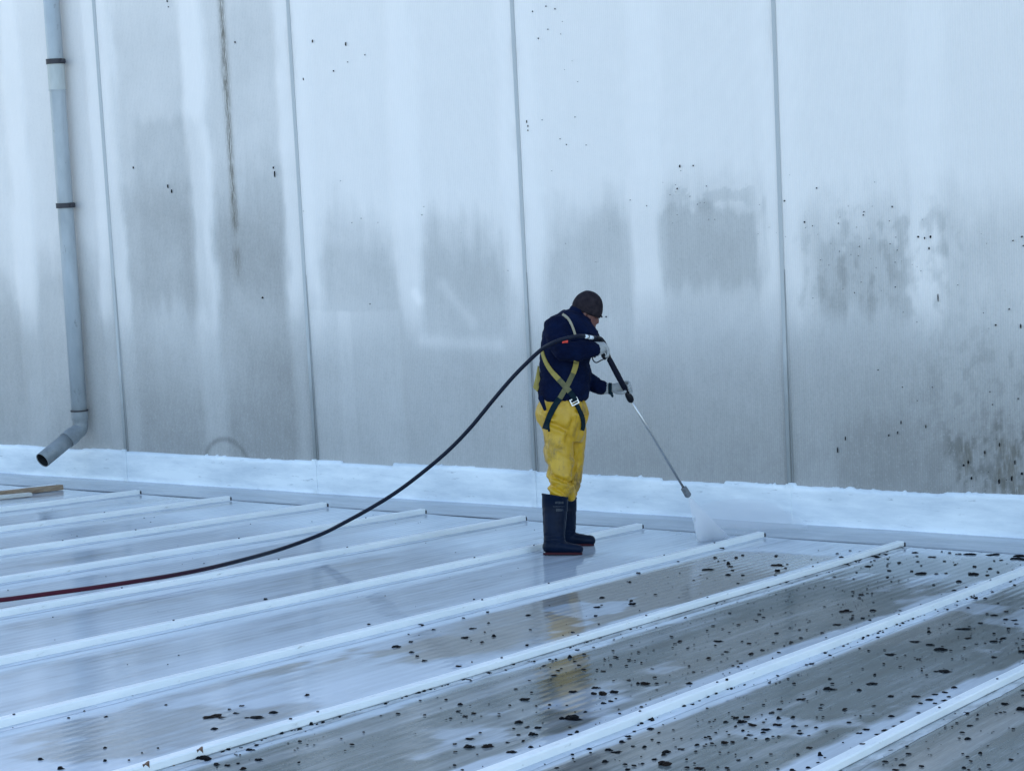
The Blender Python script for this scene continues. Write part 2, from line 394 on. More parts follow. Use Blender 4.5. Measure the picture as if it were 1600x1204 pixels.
# ---------------------------------------------------------------- wall
wall = empty('cladding_wall', (JOINTS[4], YW, zr(YW)), 'tall pale ribbed metal cladding wall with grimy, darker lower half', 'wall')
v, f = boxv(JOINTS[0], JOINTS[-1], YW+0.045, YW+0.35, -2.0, 6.6); mk('wall_backing', v, f, M_backing, wall)  # unseen backing box, added to stop light leaking through the cladding
ZB, ZT = -0.16, 6.5
def seg_d(X, Z, p, q):
    a = np.array(p); b = np.array(q); ab = b-a; t = np.clip(((X-a[0])*ab[0]+(Z-a[1])*ab[1])/(ab@ab), 0, 1)
    return np.hypot(X-a[0]-ab[0]*t, Z-a[1]-ab[1]*t)
def wxz(x, y): w = wallhit(x, y); return (w[0], w[2])
def wall_dirt_shade(X, Z, j0, idx):  # real grime plus the wall's top-to-bottom light falloff, put into the colour
    u = (X-j0)/2.1285
    n1 = fbm(X*1.6, Z*1.1, 12); n2 = fbm(X*5, Z*2.0, 22); n3 = fbm(X*14, Z*1.5, 32); ng = fbm(X*9, Z*9, 44)
    # raised bands stay clean
    wob = 0.030*(n2-0.5)*2+0.03*(n3-0.5)
    sf = 0.035*(n1-0.3)
    band = np.maximum.reduce([1-ss(0.05-sf, 0.11+sf, u+wob), ss(0.90-sf, 0.955, u+wob), ss(0.42-sf, 0.47, u+wob)*(1-ss(0.53, 0.585+sf, u+wob))])
    band = band*(0.72+0.5*(fbm(X*0.7, Z*0.8, 17)-0.4))
    # onset height of the grime and painted shade differs from sheet to sheet
    on = {2: 1.9, 3: 2.5, 4: 2.15, 5: 2.25, 6: 2.15}.get(idx, 2.2)
    g = 1-ss(on-0.42, on+0.25, Z+0.7*(n1-0.5)+0.28*(n3-0.5)+0.16*(ng-0.5))
    top = {2: 0.10, 3: 0.20, 4: 0.03, 5: 0.02, 6: 0.02}.get(idx, 0.05)*(1-ss(3.6, 5.0, Z))
    upper = g*(1-band*(1-0.9*(1-ss(1.1, 1.75, Z+0.4*(n2-0.5)))))
    lower = 1-ss(0.9, 1.6, Z+0.3*(n1-0.5))
    d = top*(1-band)*(0.6+0.8*n1)+0.03*(1-band)+0.235*upper*(0.6+0.8*n1)+0.05*g*(1-ss(1.0, 1.6, Z))
    # the zone that has been part rinsed: a little lighter just below the darkest patches
    zo = {2: 0.15, 3: 0.10, 4: -0.05, 5: -0.12, 6: 0.10}.get(idx, 0)+0.35*(fbm(X*1.1, Z*0.4, 63)-0.5)
    rin = ss(0.95, 1.55, Z-zo+0.25*(n2-0.5)+0.12*(n3-0.5))
    d = d+0.15*(1-rin)*g*ss(-0.2, 0.5, 1.45-Z)*(0.45+0.55*band)
    d = d+{2: 0.06, 3: 0.08, 4: 0.12}.get(idx, 0.16)*(1-ss(0.1, 1.3, Z+0.3*(n1-0.5)))  # darker with depth: part grime, part shade painted into the colour
    if idx >= 5: d = d+0.06*(1-ss(0.5, 1.7, Z))
    if idx >= 6: d = d+0.07*(1-ss(0.3, 1.3, Z))*ss(0.1, 0.3, u)
    return d, n1, n2, n3, ng
def patch(X, Z, pa, pb, soft, n, namp=0.03):
    (x0, z1), (x1, z0) = pa, pb
    xx = X+namp*(n-0.5)*2; zz = Z+namp*(n-0.5)*3
    return ss(x0-soft, x0+soft, xx)*(1-ss(x1-soft, x1+soft, xx))*ss(z0-soft*2, z0+soft*2, zz)*(1-ss(z1-soft, z1+soft, zz))
def build_panel(idx):
    j0, j1 = JOINTS[idx], JOINTS[idx+1]
    vis = 2 <= idx <= 6
    nx = 130 if vis else 30; nzv = 300 if vis else 30
    xs = np.linspace(j0+0.012, j1-0.012, nx)
    zs = np.concatenate([np.linspace(ZB, 4.4, nzv), np.linspace(4.5, ZT, 10)]); 
    X, Z = np.meshgrid(xs, zs); u = (X-j0)/2.1285
    prof = 0.0055*np.maximum.reduce([1-ss(0.075, 0.092, u), ss(0.908, 0.925, u), ss(0.43, 0.447, u)*(1-ss(0.548, 0.565, u))])
    dent = 0.006*(vn(X*0.8, Z*0.5, 4)-0.5)*np.sin(np.clip(u, 0, 1)*math.pi)
    Y = YW+0.016-prof+dent
    V = np.stack([X, Y, Z], -1).reshape(-1, 3)
    o = mk('wall_panel', V, grid(nx, len(zs)), M_wall, wall, True, (j0, YW, 0))
    # turned back edges
    d, n1, n2, n3, ng = wall_dirt_shade(X, Z, j0, idx)
    stain = np.zeros_like(X); tone = 0.10+0.25*ss(0.5, 0.8, n1)*(1-ss(0.3, 1.0, Z))+0*X
    if idx >= 5: tone = tone+0.22*(1-ss(0.2, 1.1, Z))
    if idx == 3:
        a, b = wxz(343, 0), wxz(371, 440)
        zc = Z; cx = a[0]+(b[0]-a[0])*(zc-a[1])/(b[1]-a[1])
        wd = 0.035+0.02*(fbm(Z*2.0, Z*0, 61)-0.5)
        stain = np.maximum(stain, np.exp(-((X-cx)/wd)**2)*ss(b[1]-0.1, b[1]+0.3, Z)*1.0)
        stain = stain*(1-0.9*np.exp(-((Z-wxz(0, 385)[1])/0.10)**2))
        d = d+0.10*patch(X, Z, wxz(205, 190), wxz(330, 480), 0.06, n3, 0.06)
        d = d-0.09*patch(X, Z, wxz(175, 470), wxz(470, 590), 0.16, n3, 0.14)
        # arc scuffed by a hose
        c = wxz(352, 728); R0 = 0.24; rr = np.hypot(X-c[0], (Z-c[1])*1.05)
        d = d+0.30*np.exp(-((rr-R0)/0.022)**2)*ss(0, 0.1, Z-c[1])*(0.5+n3*0.8)
    if idx == 4:
        d = d-0.05*patch(X, Z, wxz(524, 487), wxz(636, 740), 0.012, n2, 0.015)
        d = d-0.05*patch(X, Z, wxz(482, 487), wxz(560, 740), 0.012, n2, 0.02)
        d = d-0.10*np.exp(-(seg_d(X, Z, wxz(690, 445), wxz(738, 505))/0.05)**2)
        d = d-0.14*np.exp(-(seg_d(X, Z, wxz(648, 458), wxz(655, 470))/0.04)**2)
        d = d+0.07*patch(X, Z, wxz(655, 335), wxz(785, 480), 0.09, n3, 0.08)
        d = d+0.05*patch(X, Z, wxz(500, 385), wxz(610, 470), 0.07, n2, 0.06)
        d = d-0.12*np.exp(-(seg_d(X, Z, wxz(660, 533), wxz(780, 540))/0.06)**2)
    if idx == 5:
        d = d+0.15*patch(X, Z, wxz(1032, 325), wxz(1195, 445), 0.04, n3, 0.08)
        d = d+0.08*patch(X, Z, wxz(905, 330), wxz(985, 490), 0.09, n3, 0.09)
        d = d+0.13*patch(X, Z, wxz(1040, 285), wxz(1180, 320), 0.05, ng, 0.05)*ss(0.5, 0.62, ng)
    if idx == 6:
        d = d+0.12*patch(X, Z, wxz(1275, 385), wxz(1410, 485), 0.04, n3, 0.10)*(0.6+0.7*n3)
        fm = fbm(X*16, Z*11, 46)
        d = d+0.17*patch(X, Z, wxz(1255, 340), wxz(1500, 480), 0.08, ng, 0.14)*ss(0.46, 0.66, 0.5*fm+0.5*n3)
        d = d+0.10*ss(0.5, 0.66, fm)*(1-ss(1.0, 1.7, Z))*ss(0.3, 0.6, u)
        d = d+0.5*patch(X, Z, wxz(1480, 660), wxz(1640, 790), 0.10, n3, 0.1)*ss(0.48, 0.70, 0.6*fbm(X*26, Z*6, 71)+0.4*fbm(X*60, Z*20, 75))
        d = d+0.09*patch(X, Z, wxz(1305, 650), wxz(1430, 790), 0.09, n3, 0.05)*(0.6+0.4*n3)
        stain = np.maximum(stain, 0.75*patch(X, Z, wxz(1500, 690), wxz(1640, 790), 0.06, n3, 0.06)*ss(0.52, 0.6, fbm(X*16, Z*6, 73)))
    # grime creeps out of the joints
    ej = np.exp(-np.minimum(X-j0, j1-X)/0.03)
    d = d+0.16*ej*(1-ss(1.2, 2.6, Z))*(0.4+n3)
    stain = np.maximum(stain, 0.35*ej*ss(0.55, 0.7, fbm(X*3, Z*1.2, 81)))
    attr(o, 'dirt_shade', np.clip(d, 0, 1)); attr(o, 'stain', np.clip(stain, 0, 1)); attr(o, 'tone', np.clip(tone, 0, 1))
for i in range(len(JOINTS)-1): build_panel(i)
# cover strips over the joints, each with a dark open gap down its left side
for j in JOINTS:
    v, f = boxv(j-0.016, j+0.013, YW+0.011, YW+0.04, ZB, ZT); mk('joint_gap', v, f, M_gap, wall, False, (j, YW, 0))
    zz = np.linspace(ZB, ZT, 120); V = []; Fc = []
    sw = 0.003*(vn(zz*1.2, zz*0+j, 3)-0.5)
    for k, z in enumerate(zz):
        V += [(j-0.010+sw[k], YW+0.014, z), (j-0.008+sw[k], YW-0.004, z), (j+0.008+sw[k], YW-0.005, z), (j+0.017+sw[k]*0.3, YW+0.003, z), (j+0.018, YW+0.014, z)]
    for k in range(len(zz)-1):
        for q in range(4): a = k*5+q; Fc.append((a+1, a, a+5, a+6))
    mk('joint_cover', V, Fc, M_joint, wall, False, (j, YW, 0))
    v, f = boxv(j+0.034, j+0.040, YW-0.001, YW+0.012, ZB, 1.7); v = [(j+0.021 if q[2] > 1 else q[0], q[1]+(0.004 if q[2] > 1 else 0), q[2]) for q in v]; mk('sealant_line', v, f, M_joint, wall, False, (j, YW, 0))

# brushed white membrane along the foot of the wall, ragged at the top
def build_membrane(a, b, k):
    n = 220; xs = np.linspace(a, b, n); V = []; Fc = []
    st = np.floor(xs*1.35+k*3.1+0.3*np.sin(xs*2))
    step = 0.030*(RT[(st.astype(int)) & 255, 17]-0.5)
    rag = 0.007*(fbm(xs*26, xs*0, 7, 3)-0.5)*ss(0.4, 0.6, fbm(xs*1.5, xs*0, 19))+0.02*(fbm(xs*1.6, xs*0, 9)-0.5)
    rag = rag+0.05*np.clip(fbm(xs*34, xs*0, 27, 2)-0.62, 0, 1)*ss(0.5, 0.6, fbm(xs*0.9, xs*0, 29))
    top = 0.178+step*1.3+rag
    zb = zr(YW)+0.030
    rows = [zb, zb+0.004, zb+0.02]+[None]*8
    for k2 in range(11):
        for i_, x in enumerate(xs):
            t = max(0, (k2-2)/8.0)
            if k2 <= 2: z = rows[k2]
            else: z = (zb+0.02)*(1-t)+top[i_]*t
            y = YW-0.014
            if k2 == 0: y = YW-0.055
            if k2 == 1: y = YW-0.022
            if k2 == 10: y = YW-0.010
            V.append((x, y, z))
    base = len(V)
    for i_, x in enumerate(xs): V.append((x, YW+0.018, top[i_]+0.001))
    Fc = grid(n, 11)
    for i_ in range(n-1): Fc.append((10*n+i_, 10*n+i_+1, base+i_+1, base+i_))
    mk('base_membrane', V, Fc, M_membrane, wall, True, (a, YW, 0))
for k in range(1, len(JOINTS)-1):
    build_membrane(JOINTS[k]+0.002, JOINTS[k+1]-0.002, k)
for j in JOINTS[1:-1]:
    v, f = boxv(j-0.014, j+0.026, YW-0.024, YW-0.005, zr(YW)+0.030, 0.19); mk('membrane_lap', v, f, M_membrane, wall, False, (j, YW, 0))

# dark specks of lichen and dried drips on the sheets
rng = random.Random(5)
SV, SF = [], []
def speck(x, z, w, h, y=YW+0.004):
    n = 7; b = len(SV); ph = rng.random()*6
    for ring, (k, yy) in enumerate(((1.0, y+0.010), (0.75, y-0.002))):
        for q in range(n):
            t = 2*math.pi*q/n; r = k*(0.75+0.5*rng.random())
            SV.append((x+w*r*math.cos(t)/2, yy, z+h*r*math.sin(t)/2))
    for q in range(n): SF.append((b+q, b+(q+1) % n, b+n+(q+1) % n, b+n+q))
    SF.append(tuple(b+n+q for q in range(n)))
def pspeck(x, y, w, h):
    X_, Z_ = wxz(x, y); k = 0.7 if y > 580 else 1.0; speck(X_, Z_, w*0.58*k/215, h*0.8*k/215)
for s in [(487, 65, 1.6, 7), (539, 69, 2, 10), (473, 124, 2, 6), (520, 111, 1.6, 4), (569, 86, 1.5, 2.5), (542, 97, 1.5, 2), (260, 2, 2, 5), (262, 11, 1.5, 3),
          (261, 291, 2, 9), (267, 299, 2, 9), (207, 262, 1.6, 6), (426, 262, 2, 5), (428, 272, 1.5, 14), (366, 66, 2, 5), (822, 190, 2.2, 7), (824, 197, 2, 5), (824, 204, 1.8, 4),
          (1061, 260, 2.2, 6), (1082, 259, 2, 3.5), (1057, 295, 2.2, 4), (1220, 317, 3, 5), (1225, 314, 5, 3), (1256, 347, 3.4, 3.4), (1275, 294, 2.6, 2.6), (1393, 323, 2.6, 3.4),
          (1309, 349, 2.2, 2), (1349, 331, 2.4, 2.4), (1348, 336, 3, 2.5), (1451, 388, 3, 5), (1434, 370, 6, 4), (1444, 372, 3, 5), (1453, 370, 5, 6), (1465, 465, 2, 16), (1576, 483, 3, 3),
          (1582, 376, 3, 3), (1596, 370, 5, 3), (1598, 384, 3, 3), (1555, 508, 5, 3), (1594, 510, 3, 8), (946, 495, 3, 3), (884, 226, 2, 2), (874, 217, 1.6, 1.6), (866, 14, 2, 3), (852, 10, 1.6, 3),
          (831, 18, 1.6, 4), (855, 46, 1.6, 2), (840, 60, 1.6, 3), (1446, 666, 2.5, 10), (1402, 676, 2, 8), (1407, 660, 1.6, 9), (1388, 680, 2.5, 6), (1320, 685, 2, 12), (1308, 703, 2, 16),
          (1456, 605, 3, 3), (1433, 626, 3, 2), (1546, 612, 3, 3), (1550, 632, 3, 3), (1371, 578, 2, 2), (1409, 605, 3, 2), (1590, 623, 2, 5), (1538, 707, 4, 10), (1505, 727, 8, 6), (1512, 722, 4, 10),
          (1560, 752, 6, 12), (1580, 748, 5, 16), (1517, 747, 5, 8), (1596, 740, 8, 9), (1561, 695, 3, 10), (1585, 722, 3, 12), (1470, 790, 3, 4), (1491, 787, 2, 2), (1505, 786, 2, 2), (1560, 800, 3, 9),
          (1367, 790, 2, 14), (1530, 783, 3, 8), (1575, 786, 4, 9), (1590, 786, 2.5, 9), (1474, 788, 2, 2), (783, 635, 1.5, 5), (409, 465, 5, 4), (577, 475, 2, 2)]:
    pspeck(*s)
for k in range(110):       # pepper near the tops of the grimy zones
    c = rng.choice([(1300, 330, 60, 60), (1110, 305, 60, 22), (1500, 440, 90, 90), (1560, 720, 40, 50), (880, 120, 25, 110), (900, 400, 60, 90), (560, 330, 70, 20), (1330, 400, 60, 40)])
    w = rng.uniform(0.4, 0.95); pspeck(rng.gauss(c[0], c[2]), rng.gauss(c[1], c[3]), w, w*rng.uniform(1, 2.6))
sp = mk('grime_specks', SV, SF, M_moss, wall); tag(sp, kind='stuff')

# ---------------------------------------------------------------- rainwater pipe
PX = wallhit(112, 400, YW-0.06)[0]; PY = YW-0.085
pz = lambda y: wallhit(112, y, PY)[2]
dep = lambda p: float((np.array(p)-CAM)@(M3@np.array([0, 0, 1])))
pr = 12.3*dep((PX, PY, 2))/F
pb = wallhit(124, 640, PY); pt = wallhit(80, 0, PY)
def pipe_pt(z): t = (z-pb[2])/(pt[2]-pb[2]); return (pb[0]+(pt[0]-pb[0])*t, PY, z)
pipe = empty('rainwater_pipe', pb, 'grey rainwater downpipe on the wall ending in a kicked out open spout', 'drainpipe')
v, f = tubem([pipe_pt(z) for z in (pb[2]-0.01, 2.0, 3.4, 6.4)], pr, 28); mk('pipe', v, f, M_pipe, pipe, True)
zc0, zc1 = wallhit(90, 140, PY)[2], wallhit(86, 99, PY)[2]
v, f = tubem([pipe_pt(zc0), pipe_pt(zc1)], pr*1.07, 28); mk('coupling', v, f, M_coupling, pipe, False)
v, f = tubem([pipe_pt(zc0-0.008), pipe_pt(zc0)], pr*1.10, 28); mk('coupling_rim', v, f, M_pipe, pipe, False)
for yp in (95, 321):
    z = wallhit(100, yp, PY)[2]; c = Vector(pipe_pt(z))
    v, f = tubem([c-Vector((0, 0, 0.022)), c+Vector((0, 0, 0.022))], pr*1.17, 28); b = mk('bracket', v, f, M_band, pipe, False)
    v, f = boxv(c.x-0.02, c.x+0.02, c.y+pr, YW+0.01, z-0.018, z+0.018); mk('wall_stud', v, f, M_band, b)
    v, f = boxv(c.x+pr*1.1, c.x+pr*1.5, c.y-0.02, c.y+0.02, z-0.016, z+0.016); mk('clamp_ear', v, f, M_band, b)
e0 = Vector(pipe_pt(pb[2])); e1 = e0+Vector((0, 0, -0.13))
rdir = ray(66, 719); tt = (e0.x-0.03-CAM[0])/rdir[0]; tip = Vector(CAM+rdir*tt)
e2 = e1+Vector((0, 0, -0.035))+(tip-e1).normalized()*0.05
sdv = (tip-e2).normalized()
v, f = tubem([e0, e0+Vector((0, 0, -0.012))], pr*1.14, 28); mk('clamp_ring', v, f, M_band, pipe, False)
v, f = tubem([e0-Vector((0, 0, 0.012)), e0-Vector((0, 0, 0.085))], pr*1.08, 28); mk('elbow_socket', v, f, M_spout, pipe, False)
pts = catmull([e0-Vector((0, 0, 0.07)), e1, e1+Vector((0, 0, -0.035))+sdv*0.02, e2+sdv*0.08], 6)
v, f = tubem(pts, pr*1.0, 28); mk('elbow', v, f, M_spout, pipe, True)
v, f = tubem([e2+sdv*0.05, e2+sdv*0.14], pr*1.09, 28); mk('spout_socket', v, f, M_spout, pipe, False)
v, f = tubem([e2+sdv*0.10, tip], pr*1.0, 28, caps=False)
o = mk('spout', v, f, M_spout, pipe, True); md = o.modifiers.new('thickness', 'SOLIDIFY'); md.thickness = 0.004; md.offset = -1
v, f = tubem([tip-sdv*0.10, tip-sdv*0.005], pr*0.92, 28, caps=False); mk('spout_inside', v, f, M_inside, pipe, True)
v, f = tubem([tip-sdv*0.115, tip-sdv*0.10], pr*0.92, 28); mk('spout_shade_plug', v, f, M_inside, pipe, True)  # dark plug paints the shade deep in the open spout

# ---------------------------------------------------------------- timber left on the roof by the wall
M_wood = mat('weathered_wood', rough=0.75); _n = N(M_wood)
_n.link(_n.ramp(_n.noise(_n.pos((30, 2, 30)), 3, 6, 0.65), [(0.3, (0.17, 0.105, 0.06)), (0.55, (0.33, 0.23, 0.15)), (0.75, (0.42, 0.33, 0.24))]), _n.b.inputs['Base Color'])
_n.link(_n.bump(_n.noise(_n.pos((60, 3, 60)), 4, 4), 0.6, 0.003), _n.b.inputs['Normal'])
M_wood2 = paint_material('pale_wood', (0.52, 0.50, 0.45), (0.66, 0.64, 0.6), 0.6, (20, 2, 20), 3)
def board(name, pa, pb, w, h, lift, m, label, jag=0.0):
    a = Vector(roofhit(*pa)); b = Vector(roofhit(*pb)); d = (b-a).normalized(); s = Vector((d.y, -d.x, 0)).normalized(); u = Vector((0, 0, 1))
    n = 14; V = []; Fc = []; r = random.Random(3)
    for k in range(n):
        t = k/(n-1); c = a+(b-a)*t+u*lift
        ww = w*(1+0.05*(r.random()-0.5)); hh = h*(1+0.10*(r.random()-0.5)); j = jag*(r.random()-0.5)
        for (p, q) in ((-1, 0), (1, 0), (1, 0.85), (0.85, 1), (-0.85, 1), (-1, 0.85)): V.append(c+s*(p*ww/2+j)+u*(q*hh+0.004))
    for k in range(n-1):
        for q in range(6): x_ = k*6+q; y_ = k*6+(q+1) % 6; Fc.append((x_, y_, y_+6, x_+6))
    Fc.append((5, 4, 3, 2, 1, 0)); Fc.append(tuple((n-1)*6+q for q in range(6)))
    o = mk(name, V, Fc, m, None, False, a); tag(o, label, 'board'); return o
board('wooden_board', (96, 765), (-120, 789), 0.06, 0.042, 0.0, M_wood, 'brown weathered timber batten lying on the wet roof under the drainpipe', 0.006)
board('wooden_board', (48, 775), (-150, 795), 0.05, 0.028, 0.0, M_wood2, 'short pale painted board end lying in front of the brown timber')

# ---------------------------------------------------------------- the worker, modelled in (px, py, depth) units of 1/240 m
T0 = 14.0
def blob(bm_v, bm_f, pts, ra, rd, seg=20):
    """closed tapered tube through pts (px,py,d); ra = in-picture radius, rd = radius in depth"""
    pts = [Vector(p) for p in pts]; n = len(pts)
    if not hasattr(ra, '__len__'): ra = [ra]*n
    if not hasattr(rd, '__len__'): rd = [rd]*n
    P_, A_, D_ = [], [], []
    def ext(i, sgn):
        t = (pts[min(i+1, n-1)]-pts[max(i-1, 0)]).normalized()*sgn
        r = min(ra[i], rd[i])
        return [(pts[i]+t*r*math.sin(a), ra[i]*math.cos(a), rd[i]*math.cos(a)) for a in (math.radians(30), math.radians(58), math.radians(80))]
    if n == 1: return
    rings = [(p, a, d) for p, a, d in reversed(ext(0, -1))]+[(pts[i], ra[i], rd[i]) for i in range(n)]+ext(n-1, 1)
    base = len(bm_v); m = len(rings)
    for i, (p, a, d) in enumerate(rings):
        t = (rings[min(i+1, m-1)][0]-rings[max(i-1, 0)][0]).normalized()
        e = Vector((0, 0, 1)); e = (e-t*e.dot(t))
        if e.length < 0.2: e = Vector((0, 1, 0)); e = e-t*e.dot(t)
        e.normalize(); s = t.cross(e)
        for k in range(seg):
            th = 2*math.pi*k/seg; bm_v.append(p+s*(math.cos(th)*a)+e*(math.sin(th)*d))
    for i in range(m-1):
        for k in range(seg):
            k2 = (k+1) % seg; bm_f.append((base+i*seg+k, base+i*seg+k2, base+(i+1)*seg+k2, base+(i+1)*seg+k))
    bm_f.append(tuple(base+k for k in range(seg-1, -1, -1))); bm_f.append(tuple(base+(m-1)*seg+k for k in range(seg)))
def ell(bm_v, bm_f, c, r, rot=0.0, seg=18):
    base = len(bm_v); rows = 10; c = Vector(c); R = Matrix.Rotation(rot, 3, 'Z')
    for i in range(1, rows):
        ph = math.pi*i/rows
        for k in range(seg):
            th = 2*math.pi*k/seg
            bm_v.append(c+R@Vector((r[0]*math.sin(ph)*math.cos(th), r[1]*math.cos(ph), r[2]*math.sin(ph)*math.sin(th))))
    bm_v.append(c+R@Vector((0, r[1], 0))); bm_v.append(c+R@Vector((0, -r[1], 0))); t, b = len(bm_v)-2, len(bm_v)-1
    for i in range(rows-2):
        for k in range(seg):
            k2 = (k+1) % seg; bm_f.append((base+i*seg+k, base+i*seg+k2, base+(i+1)*seg+k2, base+(i+1)*seg+k))
    for k in range(seg):
        k2 = (k+1) % seg; bm_f.append((base+k2, base+k, t)); bm_f.append((base+(rows-2)*seg+k, base+(rows-2)*seg+k2, b))
def slices(bm_v, bm_f, rows, seg=28, pw=2.3):
    """horizontal superellipse slices (y, xl, xr, d, rd)"""
    base = len(bm_v); m = len(rows)
    for (y, xl, xr, d, rd) in rows:
        for k in range(seg):
            th = 2*math.pi*k/seg; c, s = math.cos(th), math.sin(th)
            c = math.copysign(abs(c)**(2/pw), c); s = math.copysign(abs(s)**(2/pw), s)
            bm_v.append(Vector(((xl+xr)/2+(xr-xl)/2*c, y, d+rd*s)))
    for i in range(m-1):
        for k in range(seg):
            k2 = (k+1) % seg; bm_f.append((base+i*seg+k, base+i*seg+k2, base+(i+1)*seg+k2, base+(i+1)*seg+k))
    bm_f.append(tuple(base+k for k in range(seg-1, -1, -1))); bm_f.append(tuple(base+(m-1)*seg+k for k in range(seg)))
def fuse(V, Fc, voxel, smooth=3, disp=None, extra_smooth=0.5):
    """union of overlapping closed shapes into one continuous skin; returns (verts, faces) still in px space"""
    me = bpy.data.meshes.new('tmp'); me.from_pydata([tuple(v) for v in V], [], Fc)
    bm = bmesh.new(); bm.from_mesh(me); bmesh.ops.recalc_face_normals(bm, faces=bm.faces[:]); bm.to_mesh(me); bm.free()
    o = bpy.data.objects.new('tmp', me); COL.objects.link(o)
    r = o.modifiers.new('r', 'REMESH'); r.mode = 'VOXEL'; r.voxel_size = voxel; r.use_smooth_shade = True
    s = o.modifiers.new('s', 'SMOOTH'); s.factor = extra_smooth; s.iterations = smooth
    dg = bpy.context.evaluated_depsgraph_get(); dg.update()
    m2 = bpy.data.meshes.new_from_object(o.evaluated_get(dg))
    bpy.data.objects.remove(o); bpy.data.meshes.remove(me)
    m2.update(); nv = len(m2.vertices)
    co = np.zeros(nv*3, np.float32); m2.vertices.foreach_get('co', co); co = co.reshape(-1, 3)
    no = np.array([v.normal[:] for v in m2.vertices]) if disp else None
    faces = [tuple(p.vertices) for p in m2.polygons]
    if disp:
        h = np.array([disp(c[0], c[1], c[2]) for c in co]); co = co+no*h[:, None]
    bpy.data.meshes.remove(m2)
    return co, faces
def toworld(co): return [tuple(P(c[0], c[1], c[2])) for c in co]
foot_o = roofhit(880, 866)
person = empty('person', tuple(foot_o), 'worker in navy fleece, brown cap and yellow waterproof trousers spraying the wet roof', 'person')
def part(name, co, faces, m, parent=None, smooth=True):
    o = mk(name, toworld(co), [tuple(reversed(f)) for f in faces], m, parent or person, smooth)
    bm = bmesh.new(); bm.from_mesh(o.data); bmesh.ops.recalc_face_normals(bm, faces=bm.faces[:]); bm.to_mesh(o.data); bm.free()
    if smooth: o.data.polygons.foreach_set('use_smooth', [True]*len(o.data.polygons))
    return o

def cloth(name, c0, c1, rough, fine, thr=(0.35, 0.7), sc=8, fscale=160, sheen=0.0, c2=None, thr2=(0.55, 0.68), sc2=5):
    m = mat(name, rough=rough); n = N(m)
    col = n.ramp(n.noise(n.pos(), sc, 5, 0.6), [(thr[0], c0), (thr[1], c1)])
    if c2 is not None: col = n.mix(n.ramp(n.noise(n.pos((1, 1, 0.6)), sc2, 6, 0.72, 0.4), [(thr2[0], 0.0), (thr2[1], 1.0)]), col, c2)
    n.link(col, n.b.inputs['Base Color'])
    n.b.inputs['Sheen Weight'].default_value = sheen
    n.link(n.bump(n.noise(n.pos(), fscale, 3), 0.7, fine), n.b.inputs['Normal'])
    return m
M_skin = cloth('skin', (0.12, 0.045, 0.04), (0.19, 0.075, 0.06), 0.5, 0.0004)
M_fleece = cloth('navy_fleece', (0.0008, 0.003, 0.018), (0.0025, 0.008, 0.034), 0.95, 0.003); M_fleece.node_tree.nodes['Principled BSDF'].inputs['Specular IOR Level'].default_value = 0.12
M_hat = cloth('brown_cap', (0.013, 0.010, 0.015), (0.032, 0.024, 0.028), 0.95, 0.002, sc=30)
M_trs = cloth('yellow_waterproof', (0.47, 0.262, 0.006), (0.56, 0.325, 0.009), 0.42, 0.0006, c2=(0.085, 0.058, 0.026), thr2=(0.50, 0.70), sc2=5.5)
M_boot = cloth('navy_rubber', (0.0008, 0.005, 0.017), (0.0018, 0.008, 0.026), 0.45, 0.0004)
M_boot.node_tree.nodes['Principled BSDF'].inputs['Specular IOR Level'].default_value = 0.12
M_hat.node_tree.nodes['Principled BSDF'].inputs['Specular IOR Level'].default_value = 0.15
M_sole = mat('red_sole', (0.045, 0.007, 0.012), 0.7, 0, 0.2)
M_glove = cloth('pale_glove', (0.26, 0.27, 0.27), (0.40, 0.40, 0.40), 0.8, 0.0012, c2=(0.12, 0.12, 0.12), thr2=(0.60, 0.72), sc2=16)
M_black = mat('black_plastic', (0.003, 0.004, 0.008), 0.45, 0, 0.3)
M_black.node_tree.nodes['Principled BSDF'].inputs['Specular IOR Level'].default_value = 0.2
M_grip = cloth('handle_foam', (0.002, 0.0035, 0.012), (0.004, 0.006, 0.018), 0.6, 0.0004)
M_grip.node_tree.nodes['Principled BSDF'].inputs['Specular IOR Level'].default_value = 0.15
M_steel = mat('steel', (0.50, 0.50, 0.50), 0.35, 0.9)
M_nozzle = cloth('nozzle_metal', (0.09, 0.10, 0.11), (0.20, 0.21, 0.23), 0.45, 0.001, sc=60)
M_buckle = mat('buckle_steel', (0.45, 0.46, 0.48), 0.3, 0.6)
M_orange = mat('orange_patch', (0.85, 0.06, 0.03), 0.6)
M_white = mat('ring_white', (0.75, 0.78, 0.8), 0.5)
M_strapy = cloth('yellow_webbing', (0.26, 0.20, 0.04), (0.34, 0.27, 0.07), 0.8, 0.0006, sc=20)
M_strapo = cloth('olive_webbing', (0.09, 0.085, 0.035), (0.15, 0.135, 0.06), 0.8, 0.0006, sc=20)
M_strapt = cloth('teal_webbing', (0.0015, 0.010, 0.017), (0.003, 0.017, 0.026), 0.8, 0.0006, sc=20)
M_strapt.node_tree.nodes['Principled BSDF'].inputs['Specular IOR Level'].default_value = 0.15
M_strapb = cloth('beige_webbing', (0.26, 0.23, 0.16), (0.33, 0.29, 0.21), 0.8, 0.0006, sc=20)

